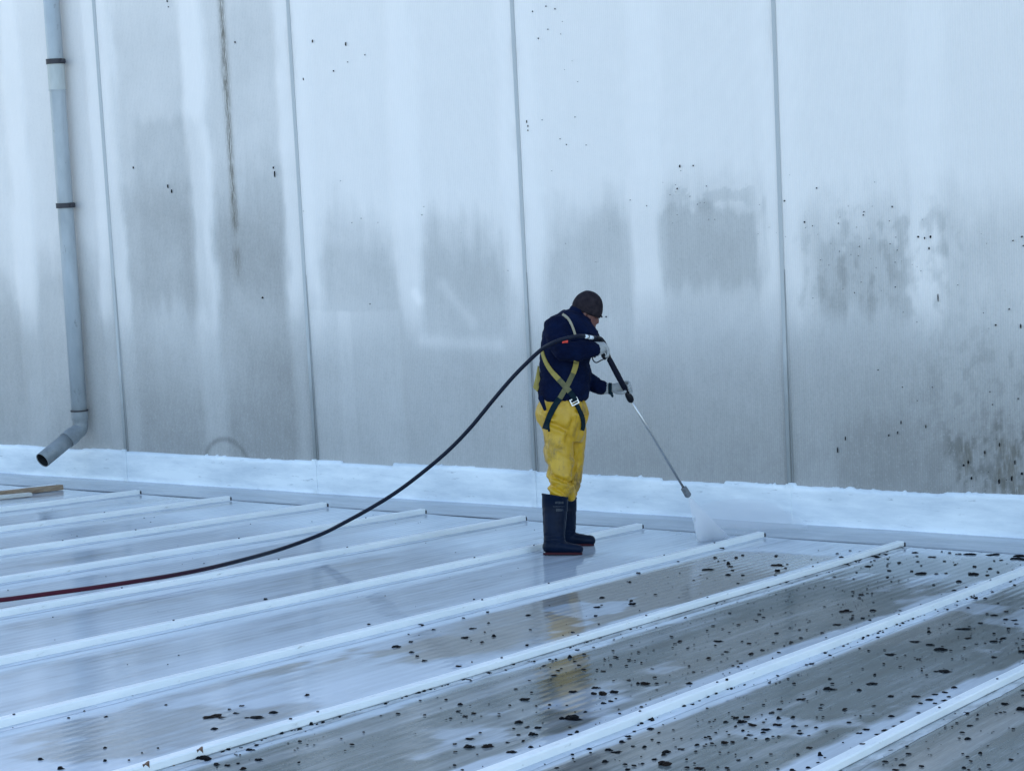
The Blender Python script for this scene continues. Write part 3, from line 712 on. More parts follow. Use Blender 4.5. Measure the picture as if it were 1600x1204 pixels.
# --- body: one continuous figure under the clothes
V, Fc = [], []
slices(V, Fc, [(500, 872, 908, T0, 34), (515, 856, 922, T0, 40), (545, 856, 914, T0, 36), (580, 856, 908, T0, 32), (615, 852, 906, T0, 33), (650, 850, 905, T0, 34), (675, 856, 905, T0, 30)])
blob(V, Fc, [(898, 505, T0), (908, 492, T0)], 12, 12)                               # neck
ell(V, Fc, (918, 480, T0), (20.5, 23.5, 16.5), 0.35)                                # skull
blob(V, Fc, [(921.5, 494, T0), (922, 507, T0)], [11.5, 8.5], [14.5, 11])                   # cheeks and jaw
blob(V, Fc, [(930, 491, T0), (933.2, 500, T0), (933.4, 503.4, T0)], [3.4, 3.0, 2.6], [3.2, 3.4, 2.8])  # nose
ell(V, Fc, (929.5, 505.5, T0), (3.2, 2.2, 5), 0.2); ell(V, Fc, (928.5, 509.5, T0), (3, 2, 4.6), 0.2)
for s in (-1, 1):
    ell(V, Fc, (914, 490, T0+16*s), (3.4, 5.6, 2), 0.3)                             # ears
    ell(V, Fc, (925.5, 490.5, T0+9*s), (3.0, 2.0, 4.0), 0.1)                         # brow
blob(V, Fc, [(870, 512, T0-36), (873, 532, T0-52), (881, 549, T0-62), (903, 549, -46), (921, 545, -38), (930, 544.5, -36)], [14, 12, 10, 8, 7, 6], [14, 12, 10, 8, 7, 6])
blob(V, Fc, [(880, 516, T0+38), (900, 560, T0+44), (913, 592, T0+38), (930, 602, 34), (944, 606.5, 22), (955, 607, 18)], [13, 11, 9, 7, 5.5, 5], [13, 11, 9, 7, 5.5, 5])
blob(V, Fc, [(876, 665, T0-14), (874, 715, -8), (873, 760, -19), (867, 790, -22), (866, 845, -28), (888, 857, -28)], [20, 15, 10, 9, 7, 4], [18, 15, 10, 9, 7, 7])
blob(V, Fc, [(886, 665, T0+18), (891, 715, 42), (887, 765, 58), (884, 795, 64), (885, 832, 72), (906, 845, 74)], [20, 15, 10, 8, 7, 4], [18, 15, 10, 8, 7, 7])
co, fs = fuse(V, Fc, 1.1, 3); part('body', co, fs, M_skin)
for s in (-1, 1):
    V, Fc = [], []; ell(V, Fc, (929.3, 496.2, T0+8.5*s), (1.7, 1.1, 2.2), 0.1); part('eye', V, Fc, M_skin)
    V, Fc = [], []; ell(V, Fc, (930.4, 496.4, T0+8.9*s), (0.8, 0.9, 1.1), 0.1); part('pupil', V, Fc, M_black)

# --- jacket
def crumple(x, y, z):
    a = mnoise.noise(Vector((x/17, y/9, z/15)))*2.0
    b = abs(mnoise.noise(Vector((x/9+4, y/6, z/11))))*-1.8
    return a+b+mnoise.noise(Vector((x/2.2, y/2.2, z/2.2)))*0.22+0.5
V, Fc = [], []
slices(V, Fc, [(485, 880, 903, T0, 20), (490, 870, 911, T0, 33), (497, 859, 919, T0, 43), (506, 853, 927, T0, 48), (518, 848, 935, T0, 50), (530, 846, 937, T0, 48), (542, 845, 931, T0, 46),
               (555, 844, 924, T0, 43), (568, 842, 921, T0, 42), (582, 844, 924, T0, 41), (600, 841, 922, T0, 42), (612, 840, 921, T0, 43), (621, 841, 919, T0, 43), (628, 845, 912, T0, 38)])
blob(V, Fc, [(896, 509, T0), (903.5, 499, T0), (907.5, 493.5, T0)], [25, 23.5, 22], [26, 23, 20.5])     # stand-up collar
blob(V, Fc, [(870, 512, T0-36), (873, 532, T0-52), (881, 549, T0-62), (903, 549, -46), (921, 545, -38), (927, 544.5, -36)], [21, 19, 17.5, 16, 14.5, 12.5], [20, 18, 17, 15, 13.5, 12.5])
blob(V, Fc, [(880, 514, T0+38), (900, 560, T0+44), (913, 592, T0+38), (930, 602, 34), (940, 606, 24), (943, 606.5, 22.5)], [20, 17, 16, 13, 11, 10], [19, 17, 16, 13, 11, 10])
blob(V, Fc, [(925, 522, T0+14), (929, 532, T0+20)], [10, 9], [18, 16])
co, fs = fuse(V, Fc, 1.7, 3, crumple)
# open the collar: press its top inwards so the neck and chin sit in it
ax = Vector((0.66, -0.75, 0)); top = Vector((911.5, 489.5, T0))
for i in range(len(co)):
    q = Vector(co[i].tolist())-top; h = q.dot(ax)
    if h > -5 and abs(q.x) < 40 and q.y < 25:
        rad = (q-ax*h); r = rad.length
        if r < 19.5 and h > 0.0: co[i] = co[i]-np.array(ax)*min(14, (h+10))*float(1-max(0, (r-15))/4.5)
jacket_co, jacket_f = co, fs
jacket = part('jacket', co, fs, M_fleece)
BV = BVHTree.FromPolygons([Vector(c.tolist()) for c in co], fs)
# hem cord hanging at the back, and the small patch on the sleeve
V, Fc = [], []; blob(V, Fc, [(845, 621, T0-38), (849, 632, T0-40), (851.5, 639, T0-41)], [4.5, 3.2, 2.6], [3, 2.5, 2.5]); part('hem_cord', V, Fc, M_fleece, jacket)

# --- trousers
FOLDS = [((850, 722), (862, 744), 2.6, 3.2), ((862, 744), (893, 755), 2.8, 3.2), ((856, 756), (884, 772), 2.4, 3.0), ((905, 704), (893, 748), 1.6, 3.0), ((858, 660), (886, 672), 1.6, 4.0),
         ((896, 655), (884, 690), 1.4, 4.0), ((852, 690), (864, 715), 1.5, 4.0), ((908, 730), (888, 764), 2.0, 2.8), ((870, 700), (899, 716), 1.0, 5.0), ((845, 640), (868, 652), 1.6, 3.4), ((900, 640), (916, 652), 1.6, 3.0)]
def crease(x, y, z):
    h = mnoise.noise(Vector((x/19+z/34, y/34-x/40, z/19+3)))*2.4+mnoise.noise(Vector((x/9, y/13, z/9)))*0.8+0.2
    for (a, b, A, w) in FOLDS:
        dx, dy = b[0]-a[0], b[1]-a[1]; L2 = dx*dx+dy*dy
        wx = x+mnoise.noise(Vector((x/8, y/8, z/8)))*2
        t = max(-0.2, min(1.2, ((wx-a[0])*dx+(y-a[1])*dy)/L2)); ex = wx-a[0]-dx*t; ey = y-a[1]-dy*t
        s_ = (ex*dy-ey*dx)/math.sqrt(L2); fade = max(0.0, min(1.0, 3-abs(t-0.5)*5))
        h += fade*(-1.7*A*math.exp(-(s_/w)**2)+1.1*A*math.exp(-((s_+w*1.7)/w)**2))
    c = -(1-min(1, abs(mnoise.noise(Vector((x/34+1, y/12+x/30, z/30))))*4.0))*1.5*max(0.0, min(1.0, (y-735)/25))
    return h+c
V, Fc = [], []
slices(V, Fc, [(617, 850, 906, T0, 34), (628, 842, 915, T0, 39), (637, 839, 918, T0, 41), (647, 838, 920, T0, 42), (656, 840.5, 918.5, T0, 42), (666, 847, 915, T0, 40), (680, 851, 914, T0, 36), (690, 856, 908, T0, 30)])
blob(V, Fc, [(873, 668, T0-16), (873, 700, -4), (874, 728, -10), (876, 748, -14), (874, 764, -18), (873, 772, -20)], [23, 22.5, 21.5, 20, 18, 16], [24, 24, 23, 21, 18, 16])
blob(V, Fc, [(892, 668, T0+14), (892, 700, 38), (889, 730, 46), (889, 750, 52), (887, 766, 58), (886, 774, 60)], [23, 22.5, 22, 19.5, 17, 15], [24, 23, 22, 20, 17, 15])
blob(V, Fc, [(886, 762, -10), (892, 772, -6), (893, 777, -5)], [14, 9, 6], [14, 10, 7])
co, fs = fuse(V, Fc, 1.5, 2, crease); trousers = part('trousers', co, fs, M_trs)
BT = BVHTree.FromPolygons([Vector(c.tolist()) for c in co], fs)

# --- boots
def boot(sh, foot, yb, d0):
    V, Fc = [], []
    blob(V, Fc, [(*p[:3],) for p in sh], [p[3] for p in sh], [p[4] for p in sh])
    blob(V, Fc, [(*p[:3],) for p in foot], [p[3] for p in foot], [p[4] for p in foot])
    co, fs = fuse(V, Fc, 0.9, 2, lambda x, y, z: mnoise.noise(Vector((x/9, y/7, z/9)))*0.5-(1-min(1, abs(mnoise.noise(Vector((x/16, y/5, z/16))))*5))*0.7*max(0, 1-abs(y-(yb-24))/12))
    # cut level at the top and at the sole
    co[:, 1] = np.minimum(co[:, 1], yb-0.8)
    b = part('boot', co, fs, M_boot)
    return b
def sole(b, xs, d0, yb, wid):
    V, Fc = [], []; n = len(xs)
    for (x, w) in zip(xs, wid):
        for (q, y) in ((-1, yb-3.4), (1, yb-3.4), (0.96, yb), (-0.96, yb)): V.append((x, y, d0+q*w))
    for i in range(n-1):
        for q in range(4): a = i*4+q; c = i*4+(q+1) % 4; Fc.append((a, c, c+4, a+4))
    Fc.append((3, 2, 1, 0)); Fc.append(tuple((n-1)*4+q for q in range(4)))
    part('sole', V, Fc, M_sole, b, False)
nb = boot([(867, 793, -22, 20, 19), (866.5, 812, -24, 18.5, 18), (866, 832, -27, 17, 16), (866, 846, -28, 17, 14)],
          [(859, 853.5, -28, 11.5, 12), (872, 853.5, -28, 12.5, 13), (886, 856, -28, 10, 13.5), (897, 857.4, -28, 8.6, 13), (903.5, 857.8, -28, 8.0, 11)], 865.5, -28)
sole(nb, [848.6, 850, 854, 866, 880, 896, 904, 908, 910], -28, 866.2, [4, 8, 10.5, 10, 10.5, 12, 10, 6, 2])
fb = boot([(884, 793, 62, 16.5, 18), (884.5, 812, 66, 16, 17), (885, 826, 70, 15, 15), (884, 836, 72, 15, 13)],
          [(880, 841, 74, 10.5, 12), (892, 841, 74, 11.5, 13), (906, 843, 74, 10, 13), (916, 844, 74, 9, 12.5), (922, 844.3, 74, 8.6, 11)], 852.0, 74)
sole(fb, [871.5, 873, 879, 888, 900, 914, 922, 926.5, 928.5], 74, 852.6, [4, 8, 10, 10, 10.5, 12, 10, 6, 2])
# turned rubber tops of the boots
for (b, pts, r) in ((nb, (867, 775.5, -21.5), (20.2, 19.5)), (fb, (884, 778.5, 61), (17, 18))):
    V, Fc = [], []; ns = 36
    for k in range(ns):
        th = 2*math.pi*k/ns
        for (rr, yy) in ((1.0, 20), (1.0, 1.0), (1.03, 0.6), (1.03, -2.2), (0.93, -2.2), (0.92, 18)):
            V.append((pts[0]+r[0]*rr*math.cos(th), pts[1]+yy+3.0*math.cos(th)*(1 if b is nb else 0), pts[2]+r[1]*rr*math.sin(th)))
    for k in range(ns):
        for q in range(5): a = k*6+q; c = ((k+1) % ns)*6+q; Fc.append((a, c, c+1, a+1))
    part('boot_top', V, Fc, M_boot, b)
# faint pale printing on the outside of the near boot
V, Fc = [], []
BB = None
def rect(V, Fc, x0, y0, x1, y1, d):
    b = len(V); V += [(x0, y0, d(x0)), (x1, y0, d(x1)), (x1, y1, d(x1)), (x0, y1, d(x0))]; Fc.append((b, b+1, b+2, b+3))
dd_ = lambda x: -22-19.8*math.sqrt(max(0, 1-((x-867)/20.3)**2))-0.9
rg = random.Random(2)
for (y0, y1, xa, xb, w) in ((783.2, 786.6, 867.5, 880.0, 1.9), (796.0-1.4, 798.2, 869.0, 880.8, 1.7)):
    x = xa
    while x < xb:
        rect(V, Fc, x, y0, x+0.45, y1, dd_)
        if rg.random() < 0.8: rect(V, Fc, x+0.45, y0, x+w*0.72, y0+0.55, dd_)
        if rg.random() < 0.7: rect(V, Fc, x+0.45, y1-0.55, x+w*0.72, y1, dd_)
        if rg.random() < 0.6: rect(V, Fc, x+w*0.55, y0+0.55, x+w*0.72, y1-0.55, dd_)
        x += w
x = 864.0
while x < 882: rect(V, Fc, x, 790.6, x+1.2, 791.2, dd_); x += 1.7
M_print = mat('faded_print', (0.07, 0.08, 0.095), 0.6)
part('print', V, Fc, M_print, nb, False)

# --- cap with a short peak
V, Fc = [], []
slices(V, Fc, [(0, -1, 1, 0, 1), (0, -1, 1, 0, 1)]) if False else None
rows_ = [(-24.2, 3, 3), (-23, 9, 8), (-19, 15.5, 13.5), (-13, 20.5, 17), (-6, 23, 18.8), (1, 24, 19.4), (7, 23.4, 18.9), (10.5, 21.8, 17.4)]
hc = Vector((918.2, 479.5, T0)); hr = math.radians(14); ns = 36
for i, (h, a, d) in enumerate(rows_):
    for k in range(ns):
        th = 2*math.pi*k/ns; x = a*math.cos(th); z = d*math.sin(th); y = h+(2.5*math.cos(th) if i > 4 else 0)
        V.append((hc.x+x*math.cos(hr)-y*math.sin(hr)*1.0, hc.y+x*math.sin(hr)*1.0+y*math.cos(hr), hc.z+z))
for i in range(len(rows_)-1):
    for k in range(ns):
        k2 = (k+1) % ns; Fc.append((i*ns+k, i*ns+k2, (i+1)*ns+k2, (i+1)*ns+k))
Fc.append(tuple(range(ns)))
V = [tuple(Vector(v)+Vector((1, 1, 0))*(mnoise.noise(Vector(v)/8)*1.5+mnoise.noise(Vector(v)/2.5)*0.3)) for v in V]
o = part('hat', V, Fc, M_hat); md = o.modifiers.new('s', 'SOLIDIFY'); md.thickness = 0.008; md.offset = 0; md2 = o.modifiers.new('ss', 'SUBSURF'); md2.levels = 1; md2.render_levels = 1
hat = o
V, Fc = [], []; nr_, nc = 5, 15            # the peak
for i in range(nr_):
    t = i/(nr_-1)
    for k in range(nc):
        s = -1+2*k/(nc-1)
        x0 = 936-6.0*s*s-1; y0 = 483+1.6*s*s; ln = (1-0.75*s*s)
        V.append((x0+6.0*t*ln, y0+13.2*t*ln-1.2*math.sin(t*3.1), T0+s*(16.5-3*t)))
Fc = grid(nc, nr_)
o = part('peak', V, Fc, M_hat, hat); md = o.modifiers.new('s', 'SOLIDIFY'); md.thickness = 0.007; md.offset = 0

# --- gloves
def finger(V, Fc, pts, r): blob(V, Fc, catmull(pts, 4), r, r, 10)
V, Fc = [], []      # near hand closed on the trigger grip
blob(V, Fc, [(926, 544.5, -36), (933, 545, -34), (941, 543, -30)], [11.2, 11.5, 9.5], [8.5, 8.0, 8.5])
for q in range(4):
    dz = -37+4.6*q; o_ = (0, 0.6, 0.4, -0.8)[q]
    finger(V, Fc, [(940, 539+o_, dz), (946.5, 541+o_*1.2, dz+0.8), (950.3, 548+o_, dz+2), (949.6, 556-abs(1.3-q)*1.2, dz+4), (947.5, 558.0-abs(1.3-q)*1.4, dz+6)], 2.55)
finger(V, Fc, [(932, 540, -25), (938, 538, -20), (944, 541, -17), (947, 546, -17)], 2.9)
co, fs = fuse(V, Fc, 0.55, 2, lambda x, y, z: mnoise.noise(Vector((x/3, y/3, z/3)))*0.35); g1 = part('glove', co, fs, M_glove)
V, Fc = [], []      # far hand supporting the lance
blob(V, Fc, [(945, 607, 21), (951, 607, 19), (958, 606.5, 16.5), (965, 606.0, 13.5), (971, 605.5, 11)], [8.6, 8.2, 7.2, 8.4, 7.6], [6.5, 6.2, 5.6, 6.2, 5.6])
for q in range(4):
    t = q*4.0; sx, sy = 970.5+t*0.30, 599.0+t*0.95
    finger(V, Fc, [(sx, sy, 9), (sx+6.5, sy-2.2, 8), (sx+11.5, sy-2.0, 3.5), (sx+13.2, sy+1.0, -2), (sx+11.0, sy+3.2, -5.5)], (2.15, 2.25, 2.2, 1.9)[q])
finger(V, Fc, [(958, 610, 12), (964, 613.2, 5), (971, 613.6, -1.5), (976.5, 611.6, -5)], 2.7)
co, fs = fuse(V, Fc, 0.55, 2, lambda x, y, z: mnoise.noise(Vector((x/3, y/3, z/3)))*0.35); g2 = part('glove', co, fs, M_glove)
V, Fc = [], []
for i, x in enumerate((950.6, 951.4, 955.6, 956.4)):
    r = (8.0, 9.3, 8.9, 7.6)[i]
    for k in range(20): th = 2*math.pi*k/20; V.append((x+0.4*math.sin(th), 606.8+r*math.cos(th), 18-i*0.5+r*0.82*math.sin(th)))
for i in range(3):
    for k in range(20): k2 = (k+1) % 20; Fc.append((i*20+k, i*20+k2, (i+1)*20+k2, (i+1)*20+k))
part('wrist_strap', V, Fc, M_strapt, g2)
V, Fc = [], []; blob(V, Fc, [(955, 614, 8), (957, 619, 7)], [2.6, 1.8], [2, 1.6]); part('strap_end', V, Fc, M_strapt, g2)

# --- harness lying on the clothes
harness = empty('harness', tuple(P(885, 600, T0-44)), parent=None)
harness.parent = person; harness.location = Vector(P(885, 600, T0-44))-person.location
def surf(x, y):
    best = None
    for B in (BV, BT):
        h = B.ray_cast(Vector((x, y, -300)), Vector((0, 0, 1)))
        if h[0] is not None and (best is None or h[0].z < best): best = h[0].z
    return best
def strap(name, path, width, m, lift=1.2, sm=5, minlift=0.0):
    c = catmull([(x, y, 0) for x, y in path], 10); n = len(c); L, R_, Z = [], [], []
    for i in range(n):
        t = np.array(c[min(i+1, n-1)])-np.array(c[max(i-1, 0)]); t /= np.linalg.norm(t); s = np.array([-t[1], t[0], 0])
        w = width[0]+(width[1]-width[0])*i/(n-1); row = []
        for q in (-1, -0.5, 0, 0.5, 1):
            p = c[i]+s*q*w/2; z = surf(p[0], p[1]); row.append((p[0], p[1], z))
        L.append(row)
    Zs = np.array([[p[2] if p[2] is not None and p[2] < 30 else np.nan for p in row] for row in L])
    zc = np.nanmean(Zs, axis=1); idx = np.arange(n); ok = ~np.isnan(zc); zc = np.interp(idx, idx[ok], zc[ok])
    Zs = np.where(np.isnan(Zs), zc[:, None], Zs)
    for _ in range(sm):
        Z2 = Zs.copy(); Z2[1:-1] = (Zs[:-2]+Zs[1:-1]+Zs[2:])/3; Z2[:, 1:-1] = (Z2[:, :-2]+Z2[:, 1:-1]+Z2[:, 2:])/3; Zs = np.minimum(Z2, Zs+0.4)
    V = [(p[0], p[1], Zs[i][k]-lift) for i, row in enumerate(L) for k, p in enumerate(row)]
    o = part(name, V, grid(5, n), m, harness, False); md = o.modifiers.new('s', 'SOLIDIFY'); md.thickness = 0.006; md.offset = 0
    return o
strap('shoulder_strap', [(879, 491), (887.5, 497.5), (893.5, 508), (897.5, 519), (900, 527)], (3.6, 3.6), M_strapb, 1.6)
strap('strap', [(846.5, 545), (849, 556), (854, 568), (862, 580), (873, 592.5)], (3.5, 8.4), M_strapy, 1.8)
strap('strap', [(873, 592.5), (880, 600), (890, 611.5)], (8.4, 8.6), M_strapo, 2.6)
strap('strap', [(890, 611.5), (895, 618), (899, 625)], (8.4, 7.4), M_strapt, 2.6)
strap('strap', [(900.5, 564), (899, 573), (895.5, 583)], (8.0, 8.0), M_strapy, 1.4)
strap('strap', [(895.5, 583), (889, 597), (880, 613), (874, 623)], (7.6, 8.2), M_strapo, 1.4)
strap('leg_strap', [(874.5, 622), (866, 635), (859, 649), (854, 662), (851.5, 670)], (9.4, 8.0), M_strapt, 1.8)
strap('leg_strap', [(858.5, 655), (857, 664), (858, 674)], (3.0, 2.2), M_strapt, 1.2)
strap('leg_strap', [(899.5, 629), (905.5, 641), (910, 652), (911.5, 664), (910, 672)], (6.6, 5.2), M_strapt, 1.8)
V, Fc = [], []       # loose webbing tail standing off the back
V = [(841, 571, T0-6), (842.5, 573, T0-6), (845, 592, T0-8), (844, 603, T0-9), (840, 612, T0-10), (833.5, 605.5, T0-4), (838, 588, T0-4)]
o = part('strap_tail', V, [tuple(range(7))], M_strapy, harness, False); md = o.modifiers.new('s', 'SOLIDIFY'); md.thickness = 0.008
# buckle: steel frame with a bar
bz = (surf(897, 627) or -30)-4.2; ca, sa = math.cos(-0.45), math.sin(-0.45)
def br(a, b, c_, d_): return [(897.6+x*ca-y*sa, 627.0+x*sa+y*ca) for x, y in ((a, b), (c_, b), (c_, d_), (a, d_))]
V, Fc = [], []
for (a, b, c_, d_) in ((-6.6, -5.4, 6.6, -3.6), (-6.6, 3.6, 6.6, 5.4), (-6.6, -3.6, -4.8, 3.6), (4.8, -3.6, 6.6, 3.6), (-4.8, 0.2, 4.8, 1.2)):
    k = len(V); q = br(a, b, c_, d_); V += [(x, y, bz) for x, y in q]+[(x, y, bz+1.2) for x, y in q]
    Fc += [(k, k+1, k+2, k+3), (k+4, k+7, k+6, k+5), (k, k+4, k+5, k+1), (k+1, k+5, k+6, k+2), (k+2, k+6, k+7, k+3), (k+3, k+7, k+4, k)]
part('buckle', V, Fc, M_buckle, harness, False)
# orange patch on the sleeve
V, Fc = [], []; nx_, ny_ = 6, 4
for j in range(ny_):
    for i in range(nx_):
        x, y = 878.4+9.0*i/(nx_-1), 530.0+5.6*j/(ny_-1)-0.12*(i-2); V.append((x, y, (surf(x, y) or -60)-0.7))
o = part('sleeve_patch', V, grid(nx_, ny_), M_orange, jacket, False); md = o.modifiers.new('s', 'SOLIDIFY'); md.thickness = 0.003

# ---------------------------------------------------------------- pressure washer gun and lance
gun = empty('pressure_washer_lance', tuple(P(950, 556, -28)), 'pressure washer gun with black foam handle and long steel lance held by the worker', 'pressure washer')
def gpart(name, pts, r, m, seg=16, par=None, smooth=True):
    V, Fc = tubem([P(*p) for p in pts], [q/240 for q in r] if hasattr(r, '__len__') else r/240, seg)
    return mk(name, V, Fc, m, par or gun, smooth)
gpart('gun_body', catmull([(934, 527.5, -26), (939, 529.5, -26), (944, 536, -26), (947.5, 545, -26), (951, 556, -26), (953, 561, -25)], 4), [3.2]*21, M_black)
gpart('grip_end', [(923.5, 549, -32), (926.5, 553.5, -31), (931, 556.5, -30)], [2.2, 4.0, 3.0], M_black)
gpart('trigger', [(941, 551, -26), (943, 556, -26), (947, 561, -26)], [2.6, 3.8, 2.6], M_black)
gpart('trigger_guard', catmull([(925, 554, -29), (926.2, 561, -28), (929, 565.2, -27), (933, 566, -27), (939, 562.8, -26), (946, 559.6, -26)], 5), 0.95, M_black, 10)
hs, he = Vector((951.5, 560, -24)), Vector((979, 612, -1)); hd = (he-hs)
lv = lambda t: tuple(hs+hd*t)
gpart('handle_sleeve', [lv(0.0), lv(0.03), lv(0.5), lv(0.86), lv(1.0)], [3.4, 4.4, 4.7, 4.3, 3.0], M_grip, 20)
gpart('handle_collar', [lv(0.98), lv(1.02), lv(1.08), lv(1.2), lv(1.27), lv(1.31)], [2.6, 3.4, 5.0, 5.6, 4.8, 2.0], M_black, 20)
l0 = Vector(lv(1.28)); l1 = Vector((1071.0, 766.5, l0.z+70))
gpart('lance_tube', [tuple(l0), tuple(l0+(l1-l0)*0.3), tuple(l1)], [2.0, 2.0, 2.0], M_steel, 14)
lj = l0+(l1-l0)*0.285; ld = (l1-l0).normalized()
gpart('lance_joint', [tuple(lj-ld*3), tuple(lj+ld*3)], 2.5, M_buckle, 12, smooth=False)
gpart('nozzle', [tuple(l1-ld*7), tuple(l1-ld*5.5), tuple(l1+ld*8.5), tuple(l1+ld*10.5)], [2.6, 5.1, 5.6, 4.2], M_nozzle, 18, smooth=False)
NOZ = l1+ld*10.5

# ---------------------------------------------------------------- hose
def hosepts():
    a = [P(938, 529.2, -27), P(929, 527.4, -40), P(918, 525.6, -64), P(905, 525.0, -84), P(893, 526.8, -88), P(879, 530, -84), P(862, 536.5, -76), P(846, 546, -62),
         P(825, 565, -56), P(800, 590.5, -50), P(770, 625.5, -42), P(735, 668, -32), P(700, 704, -22), P(660, 738, -10), P(620, 768, 3), P(580, 793, 17), P(540, 815, 32), P(500, 835, 48)]
    b = []
    for (x, y) in ((440, 857), (380, 874), (320, 888.5), (260, 900), (200, 909.5), (140, 918.5), (80, 926.5), (20, 934.5), (-40, 942), (-110, 951)):
        b.append(roofhit(x, y, 0.052))
    return a+b
hp = catmull(hosepts(), 8)
M_hose = mat('navy_hose', rough=0.45, spec=0.2); _n = N(M_hose)
_g = _n.new('ShaderNodeNewGeometry'); _s = _n.new('ShaderNodeSeparateXYZ'); _n.link(_g.outputs['Position'], _s.inputs[0])
_f = _n.math('MULTIPLY_ADD', _s.outputs['Y'], -0.75, -1.25, clamp=True)
_n.link(_n.mix(_f, (0.002, 0.005, 0.017), (0.060, 0.003, 0.014)), _n.b.inputs['Base Color'])
V, Fc = tubem(hp, 0.0132, 14); hose = mk('hose', V, Fc, M_hose, None, True, roofhit(440, 857, 0))
tag(hose, 'long dark high pressure hose looping from the worker\'s gun down across the white roof ribs', 'hose')
for (xa, xb) in ((914.5, 917.5), (920.5, 925.5)):  # two small white rings round the hose
    fa = lambda x: P(x, 525.3+(x-914)*0.19, -68+(x-918)*2.0)
    V, Fc = tubem([fa(xa), fa(xb)], 0.0125, 14); mk('hose_ring', V, Fc, M_white, hose, True)
V, Fc = tubem([P(931, 527.6, -37), P(937, 529, -29)], 0.0145, 14); mk('coupling', V, Fc, M_black, hose, False)

# ---------------------------------------------------------------- water
def vol(name, dens, aniso=0.3):
    m = bpy.data.materials.new(name); m.use_nodes = True; t = m.node_tree; t.nodes.remove(t.nodes['Principled BSDF'])
    v = t.nodes.new('ShaderNodeVolumePrincipled'); v.inputs['Color'].default_value = (0.97, 0.98, 1, 1); v.inputs['Anisotropy'].default_value = aniso
    v.inputs['Density'].default_value = dens; t.links.new(v.outputs[0], t.nodes['Material Output'].inputs['Volume']); return m, t, v
m_sp, t_, v_ = vol('spray', 60.0)
g_ = t_.nodes.new('ShaderNodeNewGeometry'); k_ = t_.nodes.new('ShaderNodeMapping'); k_.inputs['Scale'].default_value = (38, 38, 7); q_ = t_.nodes.new('ShaderNodeTexNoise'); q_.inputs['Scale'].default_value = 1.0; q_.inputs['Detail'].default_value = 3
r_ = t_.nodes.new('ShaderNodeMapRange'); r_.inputs['From Min'].default_value = 0.38; r_.inputs['From Max'].default_value = 0.62; r_.inputs['To Min'].default_value = 6.0; r_.inputs['To Max'].default_value = 95.0
t_.links.new(g_.outputs['Position'], k_.inputs[0]); t_.links.new(k_.outputs[0], q_.inputs['Vector']); t_.links.new(q_.outputs[0], r_.inputs[0]); t_.links.new(r_.outputs[0], v_.inputs['Density'])
nzp = P(*NOZ); hitL, hitR = roofhit(1092, 846), roofhit(1138, 838)
V, Fc = [], []; ns = 20; rings = 10
cc = (hitL+hitR)/2; half = (hitR-hitL)/2; dirn = cc-nzp; sidev = np.cross(nz(dirn), nz(half)); 
for i in range(rings):
    t = i/(rings-1)
    for k in range(ns):
        th = 2*math.pi*k/ns
        V.append(tuple(nzp+dirn*t*0.995+half*(t*0.93+0.07)*math.cos(th)+nz(sidev)*(0.006+0.05*t)*math.sin(th)))
for i in range(rings-1):
    for k in range(ns): k2 = (k+1) % ns; Fc.append((i*ns+k, i*ns+k2, (i+1)*ns+k2, (i+1)*ns+k))
Fc.append(tuple(range(ns-1, -1, -1))); Fc.append(tuple((rings-1)*ns+k for k in range(ns)))
o = mk('water_spray', V, Fc, m_sp, None, True, tuple(nzp)); tag(o, 'white fan of water shooting from the lance nozzle onto the roof', 'water spray')
bm = bmesh.new(); bm.from_mesh(o.data); bmesh.ops.recalc_face_normals(bm, faces=bm.faces[:]); bm.to_mesh(o.data); bm.free()
m_ms, t_, v_ = vol('mist', 2.4)
V, Fc = [], []; c = roofhit(1150, 835)
for i in range(9):
    ph = math.pi*(0.5*i/8)
    for k in range(24):
        th = 2*math.pi*k/24
        r_ = 1+0.12*math.sin(3*th+i); V.append((c[0]+0.42*r_*math.cos(ph)*math.cos(th), c[1]+0.15+0.42*r_*math.cos(ph)*math.sin(th)*0.6, zr(c[1]+0.45*r_*math.cos(ph)*math.sin(th))+0.03+0.20*math.sin(ph)))
for i in range(8):
    for k in range(24): k2 = (k+1) % 24; Fc.append((i*24+k, i*24+k2, (i+1)*24+k2, (i+1)*24+k))
Fc.append(tuple(range(23, -1, -1)))
o = mk('mist', V, Fc, m_ms, None, True, tuple(c)); tag(o, kind='stuff')
# drops thrown up where the jet lands
M_drop = mat('water_drop', (0.75, 0.8, 0.85), 0.1); V, Fc = [], []
for k in range(260):
    a = rng.random()*6.28; r_ = abs(rng.gauss(0, 0.13)); x = cc[0]+r_*math.cos(a)*1.3; y = cc[1]+r_*math.sin(a); z = zr(y)+abs(rng.gauss(0, 0.06))*math.exp(-r_*3)+0.004; s = rng.uniform(0.0008, 0.0022); b = len(V)
    V += [(x+s, y, z), (x-s, y, z), (x, y+s, z), (x, y-s, z), (x, y, z+s*1.6), (x, y, z-s*1.6)]
    Fc += [(b+0, b+2, b+4), (b+2, b+1, b+4), (b+1, b+3, b+4), (b+3, b+0, b+4), (b+2, b+0, b+5), (b+1, b+2, b+5), (b+3, b+1, b+5), (b+0, b+3, b+5)]
tag(mk('water_drops', V, Fc, M_drop), kind='stuff')

